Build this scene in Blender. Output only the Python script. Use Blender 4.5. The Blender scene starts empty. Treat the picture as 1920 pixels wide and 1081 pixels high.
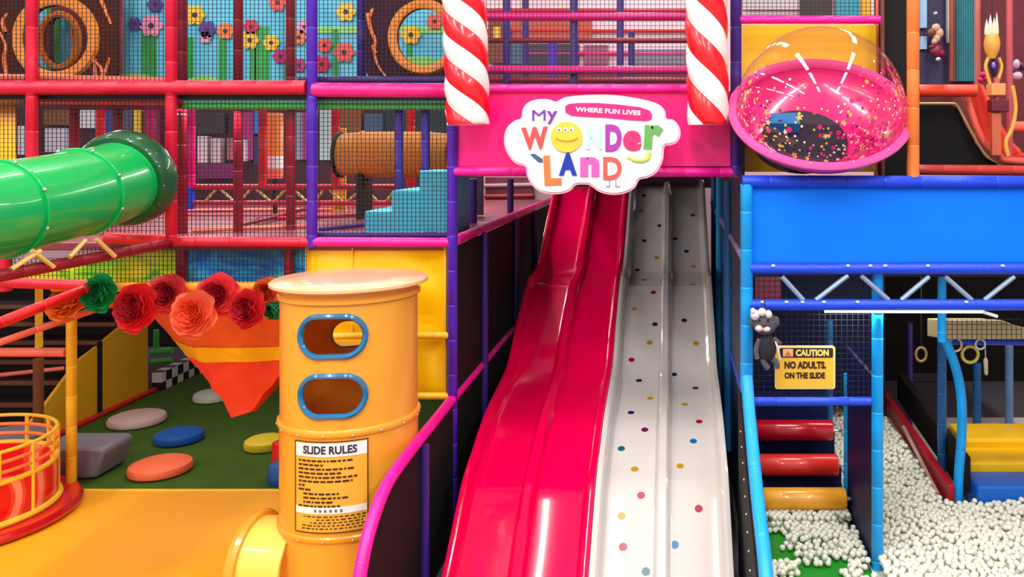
import bpy, math, random
from mathutils import Vector, Matrix, noise
random.seed(7)
R = math.radians
C = bpy.context.scene.collection
SC = bpy.context.scene

# ---------------------------------------------------------------- camera, world, lights, exposure
F, XV, YH, EYE = 1600.0, 1262.0, 280.0, 3.43
cam_d = bpy.data.cameras.new('camera'); cam = bpy.data.objects.new('camera', cam_d); C.objects.link(cam)
cam.location = (0, 0, EYE); cam.rotation_euler = (math.pi/2, 0, 0)
cam_d.sensor_width = 36; cam_d.lens = F/1920*36
cam_d.shift_x = -(XV-960)/1920; cam_d.shift_y = -(540.5-YH)/1920
cam_d.clip_end = 100
SC.camera = cam
SC.view_settings.view_transform = 'Standard'; SC.view_settings.look = 'None'
SC.view_settings.gamma = 1; SC.view_settings.use_curve_mapping = False
SC.view_settings.exposure = 0.0
w = bpy.data.worlds.new('world'); SC.world = w; w.use_nodes = True
w.node_tree.nodes['Background'].inputs[0].default_value = (1.0, .98, .97, 1)
w.node_tree.nodes['Background'].inputs[1].default_value = 0.75

def area(name, loc, rot, sx, sy, power, col=(1, 1, 1)):
    l = bpy.data.lights.new(name, 'AREA'); l.shape = 'RECTANGLE'; l.size = sx; l.size_y = sy
    l.energy = power; l.color = col
    o = bpy.data.objects.new(name, l); C.objects.link(o); o.location = loc; o.rotation_euler = rot
    return o
CEIL = 8.0
for i, x in enumerate((-8.5, -4.5, -.5, 3.5)):
    for j, y in enumerate((-1.6, 2.2, 5.4, 9.8, 13.2)):
        area('ceiling_lamp', (x, y, CEIL-.25), (0, 0, 0), .3, 2.6, (230, 200, 110, 90, 90)[j], (1, .98, .95))

# fill lights added under the decks to brighten the interior, and the tube lamp under the balcony truss
for x, y, z, sx, sy, pw in ((-6.6, 8.3, 3.82, 1.6, .12, 26), (-4.9, 8.3, 3.82, 1.6, .12, 30), (-3.0, 8.3, 3.82, 1.6, .12, 30), (-6.0, 11.4, 3.82, 2.2, .2, 45), (-3.6, 11.4, 3.82, 2.2, .2, 45),
                            (-5.5, 9.6, 2.5, 2.4, .15, 26), (-3.6, 9.6, 2.5, 1.6, .15, 18), (1.15, 7.9, 2.3, .7, .12, 14), (3.0, 8.6, 2.3, 2.2, .12, 26)):
    area('under_deck_fill', (x, y, z), (0, 0, 0), sx, sy, pw, (1, .97, .93))
area('truss_tube_lamp', (1.85, 6.86, 2.10), (R(20), 0, 0), 1.3, .04, 8)

def X_(px, D): return (px-XV)*D/F
def Z_(py, D): return EYE+(YH-py)*D/F
def P(px, py, D): return Vector(((px-XV)*D/F, D, EYE+(YH-py)*D/F))

# ---------------------------------------------------------------- materials
def lin(c): return tuple(((v/255)/12.92 if v/255 <= .04045 else ((v/255+.055)/1.055)**2.4) for v in c)
MATS = {}
def mat(name, col, rough=.4, spec=.5, metal=0, coat=0, bump=0, bscale=60, var=0, vscale=4, emis=0, sheen=0, trans=0):
    if name in MATS: return MATS[name]
    m = bpy.data.materials.new(name); m.use_nodes = True; nt = m.node_tree; b = nt.nodes['Principled BSDF']
    c = lin(col)
    b.inputs['Base Color'].default_value = (*c, 1); b.inputs['Roughness'].default_value = rough
    b.inputs['Specular IOR Level'].default_value = spec; b.inputs['Metallic'].default_value = metal
    b.inputs['Coat Weight'].default_value = coat; b.inputs['Coat Roughness'].default_value = .06
    tc = nt.nodes.new('ShaderNodeTexCoord')
    n = nt.nodes.new('ShaderNodeTexNoise'); n.inputs['Scale'].default_value = vscale; n.inputs['Detail'].default_value = 4
    nt.links.new(tc.outputs['Object'], n.inputs['Vector'])
    v = var or .04
    mx = nt.nodes.new('ShaderNodeMix'); mx.data_type = 'RGBA'
    mx.inputs[6].default_value = (*[x*(1-v) for x in c], 1); mx.inputs[7].default_value = (*[min(1, x*(1+v)) for x in c], 1)
    nt.links.new(n.outputs['Fac'], mx.inputs[0]); nt.links.new(mx.outputs[2], b.inputs['Base Color'])
    if bump:
        n2 = nt.nodes.new('ShaderNodeTexNoise'); n2.inputs['Scale'].default_value = bscale; n2.inputs['Detail'].default_value = 3
        nt.links.new(tc.outputs['Object'], n2.inputs['Vector'])
        bp = nt.nodes.new('ShaderNodeBump'); bp.inputs['Strength'].default_value = bump; bp.inputs['Distance'].default_value = .01
        nt.links.new(n2.outputs['Fac'], bp.inputs['Height']); nt.links.new(bp.outputs['Normal'], b.inputs['Normal'])
    if emis:
        b.inputs['Emission Color'].default_value = (*c, 1); b.inputs['Emission Strength'].default_value = emis
    MATS[name] = m; return m
def foam(name, col): return mat(name, col, rough=.38, spec=.5, bump=.35, bscale=70, var=.1, vscale=9)
def vinyl(name, col, **k): return mat(name, col, rough=k.pop('rough', .42), bump=.25, bscale=k.pop('bscale', 5), var=.08, **k)
def plast(name, col, rough=.22): return mat(name, col, rough=rough, coat=.4)

CRIM = foam('crimson_foam', (208, 12, 52)); DCRIM = foam('dark_crimson_foam', (140, 8, 36)); RED = foam('red_foam', (228, 24, 34))
PINK = foam('hot_pink_foam', (243, 18, 150)); MAG = foam('magenta_foam', (236, 20, 130)); SALM = foam('salmon_foam', (250, 120, 95))
PURP = foam('purple_foam', (78, 34, 178)); DPURP = foam('dark_purple_foam', (58, 30, 120)); BLUE = foam('blue_foam', (20, 70, 225))
CYAN = foam('sky_blue_foam', (10, 165, 245)); DCYAN = foam('steel_blue_foam', (30, 105, 170)); GREENF = foam('lime_foam', (90, 215, 90))
ORF = foam('orange_foam', (252, 135, 60)); YELF = foam('yellow_foam', (250, 200, 50)); OYF = foam('amber_foam', (248, 160, 40))
NETM = mat('black_net_cord', (14, 14, 18), rough=.7)
BLACKV = mat('black_vinyl', (27, 26, 26), rough=.7, spec=.15, bump=.2, bscale=6); NAVYV = mat('navy_vinyl', (8, 16, 66), rough=.55, spec=.25, bump=.2, bscale=6); YELV = vinyl('yellow_vinyl', (250, 196, 8), rough=.3)
PINKV = vinyl('hot_pink_vinyl', (240, 0, 125), rough=.35); BLUEV = mat('azure_panel', (0, 122, 255), rough=.6, spec=.2)
OCHV = vinyl('ochre_vinyl', (240, 178, 24)); ORP = plast('orange_yellow_plastic', (255, 180, 58), .28); PEACH = plast('peach_plastic', (255, 188, 140))
WHITE = plast('white_plastic', (240, 238, 234)); STEEL = mat('steel', (190, 190, 190), rough=.3, metal=.8)
TUBEG = plast('green_plastic', (0, 178, 84), .3); DGREEN = plast('dark_green_plastic', (10, 78, 40), .4)

def translucent(m, col, f):
    nt = m.node_tree; b = nt.nodes['Principled BSDF']; o = [n for n in nt.nodes if n.type == 'OUTPUT_MATERIAL'][0]
    t = nt.nodes.new('ShaderNodeBsdfTranslucent'); t.inputs[0].default_value = (*lin(col), 1); x = nt.nodes.new('ShaderNodeMixShader'); x.inputs[0].default_value = f
    nt.links.new(b.outputs[0], x.inputs[1]); nt.links.new(t.outputs[0], x.inputs[2]); nt.links.new(x.outputs[0], o.inputs[0])
translucent(ORP, (255, 175, 60), .18); translucent(TUBEG, (0, 190, 80), .05)

# ---------------------------------------------------------------- mesh helpers (all geometry written in world coordinates)
class MB:
    def __init__(s): s.v = []; s.f = []; s.m = []
    def add(s, vs, fs, mi=0):
        b = len(s.v); s.v += [tuple(v) for v in vs]
        for f in fs: s.f.append(tuple(b+i for i in f)); s.m.append(mi)
        return s
    def box(s, lo, hi, mi=0):
        (a, b, c), (d, e, f) = lo, hi
        return s.add([(a,b,c),(d,b,c),(d,e,c),(a,e,c),(a,b,f),(d,b,f),(d,e,f),(a,e,f)],
                     [(0,3,2,1),(4,5,6,7),(0,1,5,4),(1,2,6,5),(2,3,7,6),(3,0,4,7)], mi)
    def tube(s, pts, r, n=12, caps=True, mi=0, closed=False):
        pts = [Vector(p) for p in pts]; N = len(pts)
        rr = r if isinstance(r, (list, tuple)) else [r]*N
        vs = []; up = None
        for i, p in enumerate(pts):
            if closed: t = pts[(i+1) % N]-pts[i-1]
            else: t = pts[min(i+1, N-1)]-pts[max(i-1, 0)]
            t.normalize()
            if up is None:
                up = Vector((0, 0, 1)) if abs(t.z) < .9 else Vector((0, 1, 0))
            a = (up-t*up.dot(t)).normalized(); up = a; b = t.cross(a)
            for k in range(n):
                th = 2*math.pi*k/n; vs.append(p+(a*math.cos(th)+b*math.sin(th))*rr[i])
        fs = []
        M = N if closed else N-1
        for i in range(M):
            j = (i+1) % N
            for k in range(n):
                k2 = (k+1) % n
                fs.append((i*n+k, j*n+k, j*n+k2, i*n+k2))
        if caps and not closed:
            fs.append(tuple(range(n))[::1]); fs.append(tuple((N-1)*n+k for k in range(n))[::-1])
        return s.add(vs, fs, mi)
    def lathe(s, prof, c, axis=(0, 0, 1), n=32, mi=0, a0=0, a1=360):
        c = Vector(c); ax = Vector(axis).normalized()
        u = Vector((1, 0, 0)) if abs(ax.x) < .9 else Vector((0, 1, 0))
        u = (u-ax*u.dot(ax)).normalized(); v = ax.cross(u)
        full = abs(a1-a0) >= 360; cols = n if full else n+1; vs = []
        for k in range(cols):
            th = R(a0+(a1-a0)*k/n)
            d = u*math.cos(th)+v*math.sin(th)
            for r, h in prof: vs.append(c+d*r+ax*h)
        L = len(prof); fs = []
        for k in range(n):
            k2 = (k+1) % cols
            for i in range(L-1): fs.append((k*L+i, k2*L+i, k2*L+i+1, k*L+i+1))
        return s.add(vs, fs, mi)
    def prism(s, poly, o, u, v, t, mi=0):
        """polygon of (a,b) in the plane o+a*u+b*v, thickness vector t"""
        o, u, v, t = map(Vector, (o, u, v, t)); n = len(poly)
        A = [o+u*a+v*b for a, b in poly]; B = [p+t for p in A]
        return s.add(A+B, [tuple(range(n))[::-1], tuple(range(n, 2*n))]+[(i, (i+1) % n, n+(i+1) % n, n+i) for i in range(n)], mi)
    def ell(s, c, r, n=16, m=10, rot=None, mi=0):
        c = Vector(c); rot = rot or Matrix.Identity(3); vs = []; fs = []
        for i in range(m+1):
            ph = math.pi*i/m
            for k in range(n):
                th = 2*math.pi*k/n
                vs.append(c+rot @ Vector((r[0]*math.sin(ph)*math.cos(th), r[1]*math.sin(ph)*math.sin(th), r[2]*math.cos(ph))))
        for i in range(m):
            for k in range(n):
                fs.append((i*n+k, (i+1)*n+k, (i+1)*n+(k+1) % n, i*n+(k+1) % n))
        return s.add(vs, fs, mi)
    def build(s, name, m, parent=None, smooth=True, bevel=0, label=None, angle=40):
        ms = m if isinstance(m, (list, tuple)) else [m]
        if parent is None:
            xs = [v[0] for v in s.v]; ys = [v[1] for v in s.v]; zs = [v[2] for v in s.v]
            org = Vector(((min(xs)+max(xs))/2, (min(ys)+max(ys))/2, min(zs)))
        else:
            org = Vector((0, 0, 0)); p = parent
            while p is not None: org += Vector(p.location); p = p.parent
        me = bpy.data.meshes.new(name)
        me.from_pydata([(v[0]-org.x, v[1]-org.y, v[2]-org.z) for v in s.v], [], s.f); me.update()
        for mm in ms: me.materials.append(mm)
        for p_, i in zip(me.polygons, s.m): p_.material_index = i
        import bmesh
        bm = bmesh.new(); bm.from_mesh(me); bmesh.ops.remove_doubles(bm, verts=bm.verts, dist=1e-5)
        bmesh.ops.recalc_face_normals(bm, faces=bm.faces); bm.to_mesh(me); bm.free()
        o = bpy.data.objects.new(name, me); C.objects.link(o)
        if parent is None: o.location = org
        else: o.parent = parent
        if smooth:
            for p_ in me.polygons: p_.use_smooth = True
            try: me.set_sharp_from_angle(angle=R(angle))
            except Exception: pass
        if bevel:
            b = o.modifiers.new('bevel', 'BEVEL'); b.width = bevel; b.segments = 2; b.limit_method = 'ANGLE'
        if label: o['label'] = label
        return o

def tag(o, label, cat, group=None, kind=None):
    o['label'] = label; o['category'] = cat
    if group: o['group'] = group
    if kind: o['kind'] = kind
    return o
def thing(name, label, cat, loc, group=None):
    o = bpy.data.objects.new(name, None); C.objects.link(o); o.location = loc; o.empty_display_size = .1
    return tag(o, label, cat, group)
def struct(name, mb, m, **k):
    o = mb.build(name, m, smooth=k.pop('smooth', False)); o['kind'] = 'structure'; return o
def smooth_path(pts, k=6):
    pts = [Vector(p) for p in pts]; out = []
    for i in range(len(pts)-1):
        p0 = pts[max(i-1, 0)]; p1 = pts[i]; p2 = pts[i+1]; p3 = pts[min(i+2, len(pts)-1)]
        for j in range(k):
            t = j/k
            out.append(.5*((2*p1)+(p2-p0)*t+(2*p0-5*p1+4*p2-p3)*t*t+(3*p1-p0-3*p2+p3)*t**3))
    out.append(pts[-1]); return out
def pipe_pts(a, b, step=.2):
    a, b = Vector(a), Vector(b); n = max(2, int((b-a).length/step)); return [a.lerp(b, i/n) for i in range(n+1)]

# foam covered pipe; the cable ties show as narrow pinched ridges of the same surface
def pipe(name, pts, r, m, label, cat, ties=True, group=None, parent=None):
    pts = [Vector(p) for p in pts]; q = []; rr = []; L = 0; nxt = .22
    for i in range(len(pts)-1):
        d = pts[i+1]-pts[i]; n = d.length; dn = d.normalized()
        q.append(pts[i]); rr.append(r)
        while ties and L+n > nxt+.02:
            k = nxt-L
            if k > .02:
                for e, f in ((-.009, 1), (-.006, .93), (0, .93), (.003, 1.02), (.007, 1.02), (.01, 1)): q.append(pts[i]+dn*(k+e)); rr.append(r*f)
            nxt += .3
        L += n
    q.append(pts[-1]); rr.append(r)
    o = MB().tube(q, rr, 16).build(name, m, parent, angle=60)
    if parent is None: tag(o, label, cat, group)
    return o
def post(px, y0, y1, D, r, m, label, group=None, name='foam_post', ties=True, zb=None):
    a = P(px, y0, D); b = P(px, y1, D)
    if zb is not None: b.z = zb
    b.z = max(b.z, .02)
    return pipe(name, [a, (a+b)/2, b], r, m, label, 'post', ties, group)
def rail(a, b, r, m, label, group=None, name='foam_rail', ties=True):
    a, b = Vector(a), Vector(b)
    return pipe(name, [a, (a+b)/2, b], r, m, label, 'rail', ties, group)
def net(px0, py0, px1, py1, D, label, pitch=.037, t=.0022):
    a = P(px0, py1, D); b = P(px1, py0, D); mb = MB()
    nx = max(1, round((b.x-a.x)/pitch)); nz = max(1, round((b.z-a.z)/pitch))
    for i in range(nx+1):
        x = a.x+(b.x-a.x)*i/nx; mb.box((x-t, D-t, a.z), (x+t, D+t, b.z))
    for i in range(nz+1):
        z = a.z+(b.z-a.z)*i/nz; mb.box((a.x, D-t*.6, z-t), (b.x, D+t*.6, z+t))
    return tag(mb.build('safety_net', NETM, smooth=False), label, 'net')
def panel(name, px0, py0, px1, py1, D, m, label, cat='panel', t=.03, bevel=.006):
    a = P(px0, py1, D); b = P(px1, py0, D); a.z = max(a.z, .01)
    return tag(MB().box((a.x, D, a.z), (b.x, D+t, b.z)).build(name, m, smooth=False, bevel=bevel), label, cat)
def text_mesh(txt, size, extr, bold=0.0):
    cu = bpy.data.curves.new('t', 'FONT'); cu.body = txt; cu.size = size; cu.extrude = extr; cu.offset = bold
    cu.align_x = 'CENTER'; cu.align_y = 'CENTER'; cu.resolution_u = 3
    o = bpy.data.objects.new('t', cu); C.objects.link(o)
    dg = bpy.context.evaluated_depsgraph_get(); me = bpy.data.meshes.new_from_object(o.evaluated_get(dg))
    vs = [v.co.copy() for v in me.vertices]; fs = [tuple(p.vertices) for p in me.polygons]
    bpy.data.objects.remove(o); bpy.data.curves.remove(cu); bpy.data.meshes.remove(me)
    return vs, fs
def put_text(txt, c, size, m, parent, name='lettering', bold=0, wid=None, hei=None, roll=0, extr=.003, fn=None):
    vs, fs = text_mesh(txt, size, extr, bold)
    x0 = min(v.x for v in vs); x1 = max(v.x for v in vs); y0 = min(v.y for v in vs); y1 = max(v.y for v in vs)
    sx = wid/(x1-x0) if wid else 1; sy = hei/(y1-y0) if hei else sx
    c = Vector(c); out = []
    for v in vs:
        a = (v.x-(x0+x1)/2)*sx; b = (v.y-(y0+y1)/2)*sy
        a, b = a*math.cos(roll)-b*math.sin(roll), a*math.sin(roll)+b*math.cos(roll)
        p = Vector((c.x+a, c.y-v.z, c.z+b)); out.append(fn(p) if fn else p)
    return MB().add(out, fs).build(name, m, parent, smooth=False)

# ---------------------------------------------------------------- the setting
CARPET = mat('grey_carpet', (70, 68, 75), rough=.95, bump=.4, bscale=120)
WALLM = mat('white_wall_paint', (240, 205, 214), rough=.8); WALLD = mat('charcoal_wall_paint', (46, 40, 52), rough=.8)
struct('floor', MB().box((-14.5, -3, -.1), (9, 14.9, 0)), CARPET)
struct('ceiling', MB().box((-14.5, -3, CEIL), (9, 14.9, CEIL+.1)), mat('ceiling_paint', (225, 215, 220), rough=.9))
struct('wall_back', MB().box((-14.5, 14.9, 0), (9, 15.0, CEIL)), WALLM)
struct('wall_left', MB().box((-14.6, -3, 0), (-14.5, 14.9, CEIL)), WALLM)
struct('wall_right', MB().box((9, -3, 0), (9.1, 14.9, CEIL)), WALLM)

DF = 7.41; DB = 6.8
Z1, Z2, Z3 = 1.30, Z_(452, DF), Z_(165, DF)

# ---------------------------------------------------------------- floors and mats in front and under the frame
mat_y = tag(MB().box((-9.2, 3.6, .0), (-1.97, 8.52, .03)).build('floor_mat', mat('amber_mat', (243, 166, 18), rough=.5, bump=.15, bscale=25, var=.05, vscale=1), smooth=False, bevel=.01),
            'large amber yellow soft floor mat in front of the green turf', 'mat')
TURF = mat('turf', (66, 104, 2), rough=.95, bump=1.0, bscale=240, var=.35, vscale=3)
tag(MB().box((-7.35, 8.54, .0), (-2.05, 12.9, .025)).build('turf_mat', TURF, smooth=False), 'dark green artificial turf with coloured stepping stones on it', 'turf')
tag(MB().box((-7.35, 8.50, .0), (-2.0, 8.54, .04)).build('mat_edge_strip', YELF, smooth=False, bevel=.008), 'thin pale yellow edging strip between turf and amber mat', 'edging')

def deck(x0, x1, y0, y1, z, m, label, t=.07):
    return tag(MB().box((x0, y0, z-t), (x1, y1, z)).build('play_deck', m, smooth=False, bevel=.01), label, 'deck')
DECKM = vinyl('rose_vinyl', (135, 50, 66)); DECKK = vinyl('dark_deck_vinyl', (40, 26, 40))
deck(-8.6, -2.0, DF+.08, 13.8, Z2-.02, DECKM, 'rose padded deck of the middle level behind the netting')
deck(-8.6, -2.0, DF+.08, 9.6, Z3-.02, DECKK, 'dark padded deck carrying the flower mural level')
deck(-1.98, .62, DF+.1, 14.8, Z3-.02, DECKK, 'dark deck over the head of the wave slides')

# ---------------------------------------------------------------- front posts of the left frame
post(60, -60, 300, DF, .047, CRIM, 'crimson foam post in front of the round tree hole')
post(321, -60, 452, DF, .047, CRIM, 'bright crimson foam post right of the green tube slide')
post(585, -60, 462, DF, .045, PURP, 'violet foam post between red rails and magenta rails')
post(848, 200, 1018, DF, .046, PURP, 'tall violet foam post at the left of the wave slide')
post(1380, -60, 330, DF, .05, DPURP, 'dark violet foam post left of the glitter bubble')
for px, y0, y1, D, m, lab in (
    (220, -60, 145, 9.0, CRIM, 'crimson foam post just right of the tree-trunk panel hole'),
    (341, -60, 440, 8.3, DCRIM, 'dark crimson post directly behind the bright crimson post'),
    (447, -60, 412, 8.5, DCRIM, 'dark crimson post crossing the middle of the flower mural'),
    (545, -60, 395, 8.7, DCRIM, 'dark crimson post left of the violet front post'),
    (678, -60, 150, 8.4, DPURP, 'dark violet post at the right end of the flower mural'),
    (748, 170, 350, 8.8, DPURP, 'dark violet post in front of the woven orange tunnel'),
    (798, 170, 322, 8.8, DPURP, 'dark violet post at the right end of the woven tunnel'),
    (140, 178, 300, 9.5, DCRIM, 'dark red post behind the top of the green tube slide'),
    (221, 178, 330, 9.5, DCRIM, 'dark maroon post above the green tube slide collar'),
    (358, 205, 350, 10.7, MAG, 'pink foam post above a short blue sleeve on the bridge'),
    (492, 205, 350, 10.7, RED, 'red post left of the orange punching bag'),
    (629, 205, 352, 10.7, RED, 'red post at the left mouth of the woven tunnel'),
    (283, 190, 330, 10.5, MAG, 'magenta post in the cell above the green slide'),
    (770, 205, 350, 11.0, RED, 'thin red post behind the woven orange tunnel'),
    (188, 190, 262, 10.8, RED, 'red post over the crest of the green slide'),
    (341, 460, 530, 7.545, DCRIM, 'dark brown-red post between lime and blue swirl panels'),
    (542, 460, 530, 7.545, DCRIM, 'dark maroon post at the right end of the blue swirl panel')):
    low = y1 > 440
    post(px, y0, y1, D, .045 if D < 9 else .05, m, lab, zb=None if low else (Z3-.02 if y1 < 155 else (None if (abs(D-10.7) < .01) else Z2-.02)))
# front rails
rail(P(-80, 164, DF), P(575, 164, DF), .062, CRIM, 'thick crimson foam rail under the tree panel and flower mural')
rail(P(588, 168, DF), P(850, 170, DF), .062, MAG, 'thick magenta foam rail under the right tree panel')
rail(P(560, 149, DF+.15), P(850, 149, DF+.15), .03, DPURP, 'slim violet rail just above the thick magenta rail')
rail(P(-80, 143, DF+.2), P(330, 150, DF+.2), .028, SALM, 'slim salmon rail under the left tree panel')
rail(P(322, 452, DF), P(585, 454, DF), .042, CRIM, 'crimson foam rail above the blue swirl panel')
rail(P(585, 453, DF), P(848, 454, DF), .04, PINK, 'hot pink foam rail above the yellow vinyl panel')
rail(P(585, 440, DF+.12), P(848, 440, DF+.12), .028, DPURP, 'slim violet rail at the foot of the turquoise steps')
rail(P(200, 446, DF+.05), P(321, 451, DF), .05, RED, 'short red foam rail under the green slide collar')
rail(P(-80, 532, 5.07), P(319, 456, DF), .042, DCRIM, 'long dark red rail running forward beneath the green tube slide')
rail(P(345, 199, 7.56), P(848, 199, 7.56), .03, GREENF, 'lime green foam rail across the top of the middle level')
rail(P(60, 188, 8.0), P(320, 190, 8.0), .035, SALM, 'slim pink rail near the ceiling of the cell above the green slide')
rail(P(345, 190, 7.53), P(848, 190, 7.53), .016, mat('mint_foam', (120, 220, 200)), 'mint coloured thin rail above the lime green rail')

# ---------------------------------------------------------------- tree panels, mural
WOOD = mat('painted_bark', (70, 24, 16), rough=.8, spec=.1, var=.45, vscale=5); VEIN = mat('painted_bark_vein', (225, 120, 60), rough=.55, var=.3, vscale=12)
RING = mat('painted_ring', (226, 128, 30), rough=.5, var=.3, vscale=10)
def ring_panel(px0, py0, px1, py1, D, hc, hr, label, veins, m=WOOD, rm=RING, rw=.09, seed=1):
    a = P(px0, py1, D); b = P(px1, py0, D)
    t = thing('tree_panel', label, 'panel', ((a.x+b.x)/2, D, a.z))
    c = P(hc[0], hc[1], D); rx = hr[0]*D/F; rz = hr[1]*D/F; n = 48; mb = MB()
    outer = []; inner = []
    for k in range(n):
        th = 2*math.pi*k/n; d = (math.cos(th), math.sin(th))
        s = 1e9
        if d[0] > 1e-6: s = min(s, (b.x-c.x)/d[0])
        if d[0] < -1e-6: s = min(s, (a.x-c.x)/d[0])
        if d[1] > 1e-6: s = min(s, (b.z-c.z)/d[1])
        if d[1] < -1e-6: s = min(s, (a.z-c.z)/d[1])
        outer.append((c.x+d[0]*s, c.z+d[1]*s)); inner.append((c.x+d[0]*rx, c.z+d[1]*rz))
    vs = [(x, D, z) for x, z in outer]+[(x, D, z) for x, z in inner]+[(x, D+.05, z) for x, z in outer]+[(x, D+.05, z) for x, z in inner]
    fs = []
    for k in range(n):
        j = (k+1) % n
        fs += [(k, j, n+j, n+k), (2*n+j, 2*n+k, 3*n+k, 3*n+j), (n+k, n+j, 3*n+j, 3*n+k), (k, 2*n+k, 2*n+j, j)]
    mb.add(vs, fs).build('board', m, t, smooth=False)
    mb = MB(); q = []
    for k in range(n):
        th = 2*math.pi*k/n; wob = 1+.04*math.sin(3*th+seed)
        q.append([(c.x+math.cos(th)*(rx+e*rw), D-.02-g, c.z+math.sin(th)*(rz+e*rw*wob)) for e, g in ((0, -.06), (0, 0), (.3, .015), (.8, .012), (1, -.02))])
    vs = [p for r_ in q for p in r_]; L = 5
    mb.add(vs, [(k*L+i, ((k+1) % n)*L+i, ((k+1) % n)*L+i+1, k*L+i+1) for k in range(n) for i in range(L-1)]).build('hole_rim', rm, t)
    for pts in veins:
        pp = smooth_path([P(x, y, D-.008) for x, y in pts], 5)
        MB().tube(pp, [.022*(1-.6*i/len(pp)) for i in range(len(pp))], 6).build('painted_root', VEIN, t)
    return t
ring_panel(-60, -60, 218, 150, 8.6, (105, 72), (62, 62), 'left brown hollow-tree panel with a big round orange-rimmed hole',
           [[(195, 150), (188, 125), (165, 108)], [(190, 150), (200, 128), (205, 108)], [(180, 148), (178, 125), (180, 110)], [(12, 140), (8, 110), (10, 85), (0, 60)],
            [(190, 0), (198, 20), (208, 45)], [(10, 60), (5, 40), (14, 25)]], rw=.11)
ring_panel(95, -60, 222, 150, 9.3, (112, 76), (30, 44), 'second tree board seen through the round hole, edged orange', [[(135, 110), (138, 85), (134, 60), (140, 35)]], rw=.07, m=mat('bark_red', (120, 25, 40), rough=.6, var=.3))
ring_panel(686, -60, 850, 148, 8.3, (794, 70), (50, 54), 'right dark hollow-tree panel with orange-rimmed hole beside the candy pole',
           [[(690, 25), (695, 55), (703, 75), (702, 100), (710, 125), (725, 145)], [(693, 30), (700, 15)], [(704, 100), (698, 85)]], m=mat('bark_plum', (56, 26, 40), rough=.8, spec=.1, var=.4, vscale=6), seed=4)
MD = 9.45
SKY = mat('mural_sky_blue', (96, 200, 236), rough=.55, var=.25, vscale=2)
mur = thing('flower_mural', 'long sky-blue mural of giant flowers behind the top netting', 'mural', P(520, 160, MD))
MB().box((X_(70, MD), MD, Z_(178, MD)), (X_(860, MD), MD+.03, Z_(-70, MD))).build('mural_board', SKY, mur, smooth=False)
GR = mat('mural_stem_green', (40, 165, 70), rough=.5, var=.3, vscale=10); LG = mat('mural_light_green', (150, 215, 110), rough=.5, var=.3)
for px, y0, w_ in ((280, 60, 14), (355, 70, 8), (418, 65, 7), (492, 50, 13), (475, 85, 6), (540, 85, 5), (630, 55, 5), (700, 60, 8), (768, 70, 5), (100, 0, 12)):
    MB().box((X_(px-w_, MD), MD-.012, Z_(170, MD)), (X_(px+w_, MD), MD, Z_(y0, MD))).build('stem', GR, mur, smooth=False)
for px, y, rx in ((250, 152, 45), (380, 155, 30), (690, 155, 60), (780, 120, 50)):
    MB().prism([(math.cos(t*.26)*rx*MD/F, math.sin(t*.26)*14*MD/F) for t in range(24)], P(px, y, MD-.014), (1, 0, 0), (0, 0, 1), (0, .01, 0)).build('painted_hill', LG, mur, smooth=False)
MB().box((X_(595, MD), MD-.01, Z_(62, MD)), (X_(850, MD), MD, Z_(50, MD))).build('painted_fence', LG, mur, smooth=False)
FLC = {'pink': (250, 150, 190), 'yellow': (250, 195, 40), 'purple': (90, 50, 150), 'red': (215, 30, 80), 'orange': (250, 130, 60), 'magenta': (190, 40, 120), 'coral': (245, 90, 80)}
FM = {k: mat('mural_'+k, v, rough=.5) for k, v in FLC.items()}; CEN = mat('mural_centre', (70, 20, 60), rough=.5)
for px, py, r, c in ((283, 48, 22, 'pink'), (290, 8, 16, 'purple'), (252, 45, 13, 'purple'), (365, 28, 20, 'yellow'), (388, 55, 17, 'purple'), (422, 58, 17, 'orange'), (470, 50, 15, 'red'),
                     (468, 75, 18, 'yellow'), (508, 80, 16, 'yellow'), (525, 105, 15, 'magenta'), (520, 5, 17, 'coral'), (560, 70, 15, 'orange'), (570, 50, 14, 'pink'),
                     (603, 120, 17, 'red'), (648, 22, 19, 'yellow'), (608, 85, 15, 'coral'), (645, 98, 20, 'coral'), (385, 70, 12, 'pink'), (560, 122, 14, 'magenta'), (770, 65, 19, 'yellow'), (815, 40, 16, 'coral')):
    q = []
    for k in range(40):
        th = 2*math.pi*k/40; rr = r*(.72+.28*abs(math.cos(3*th)))*MD/F; q.append((rr*math.cos(th), rr*math.sin(th)))
    f = MB().prism(q, P(px, py, MD-.03), (1, 0, 0), (0, 0, 1), (0, .015, 0)).build('flower', FM[c], mur, smooth=False)
    MB().prism([(r*.25*MD/F*math.cos(t*.6), r*.25*MD/F*math.sin(t*.6)) for t in range(10)], P(px, py, MD-.035), (1, 0, 0), (0, 0, 1), (0, .005, 0)).build('flower_centre', CEN, f, smooth=False)

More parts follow.
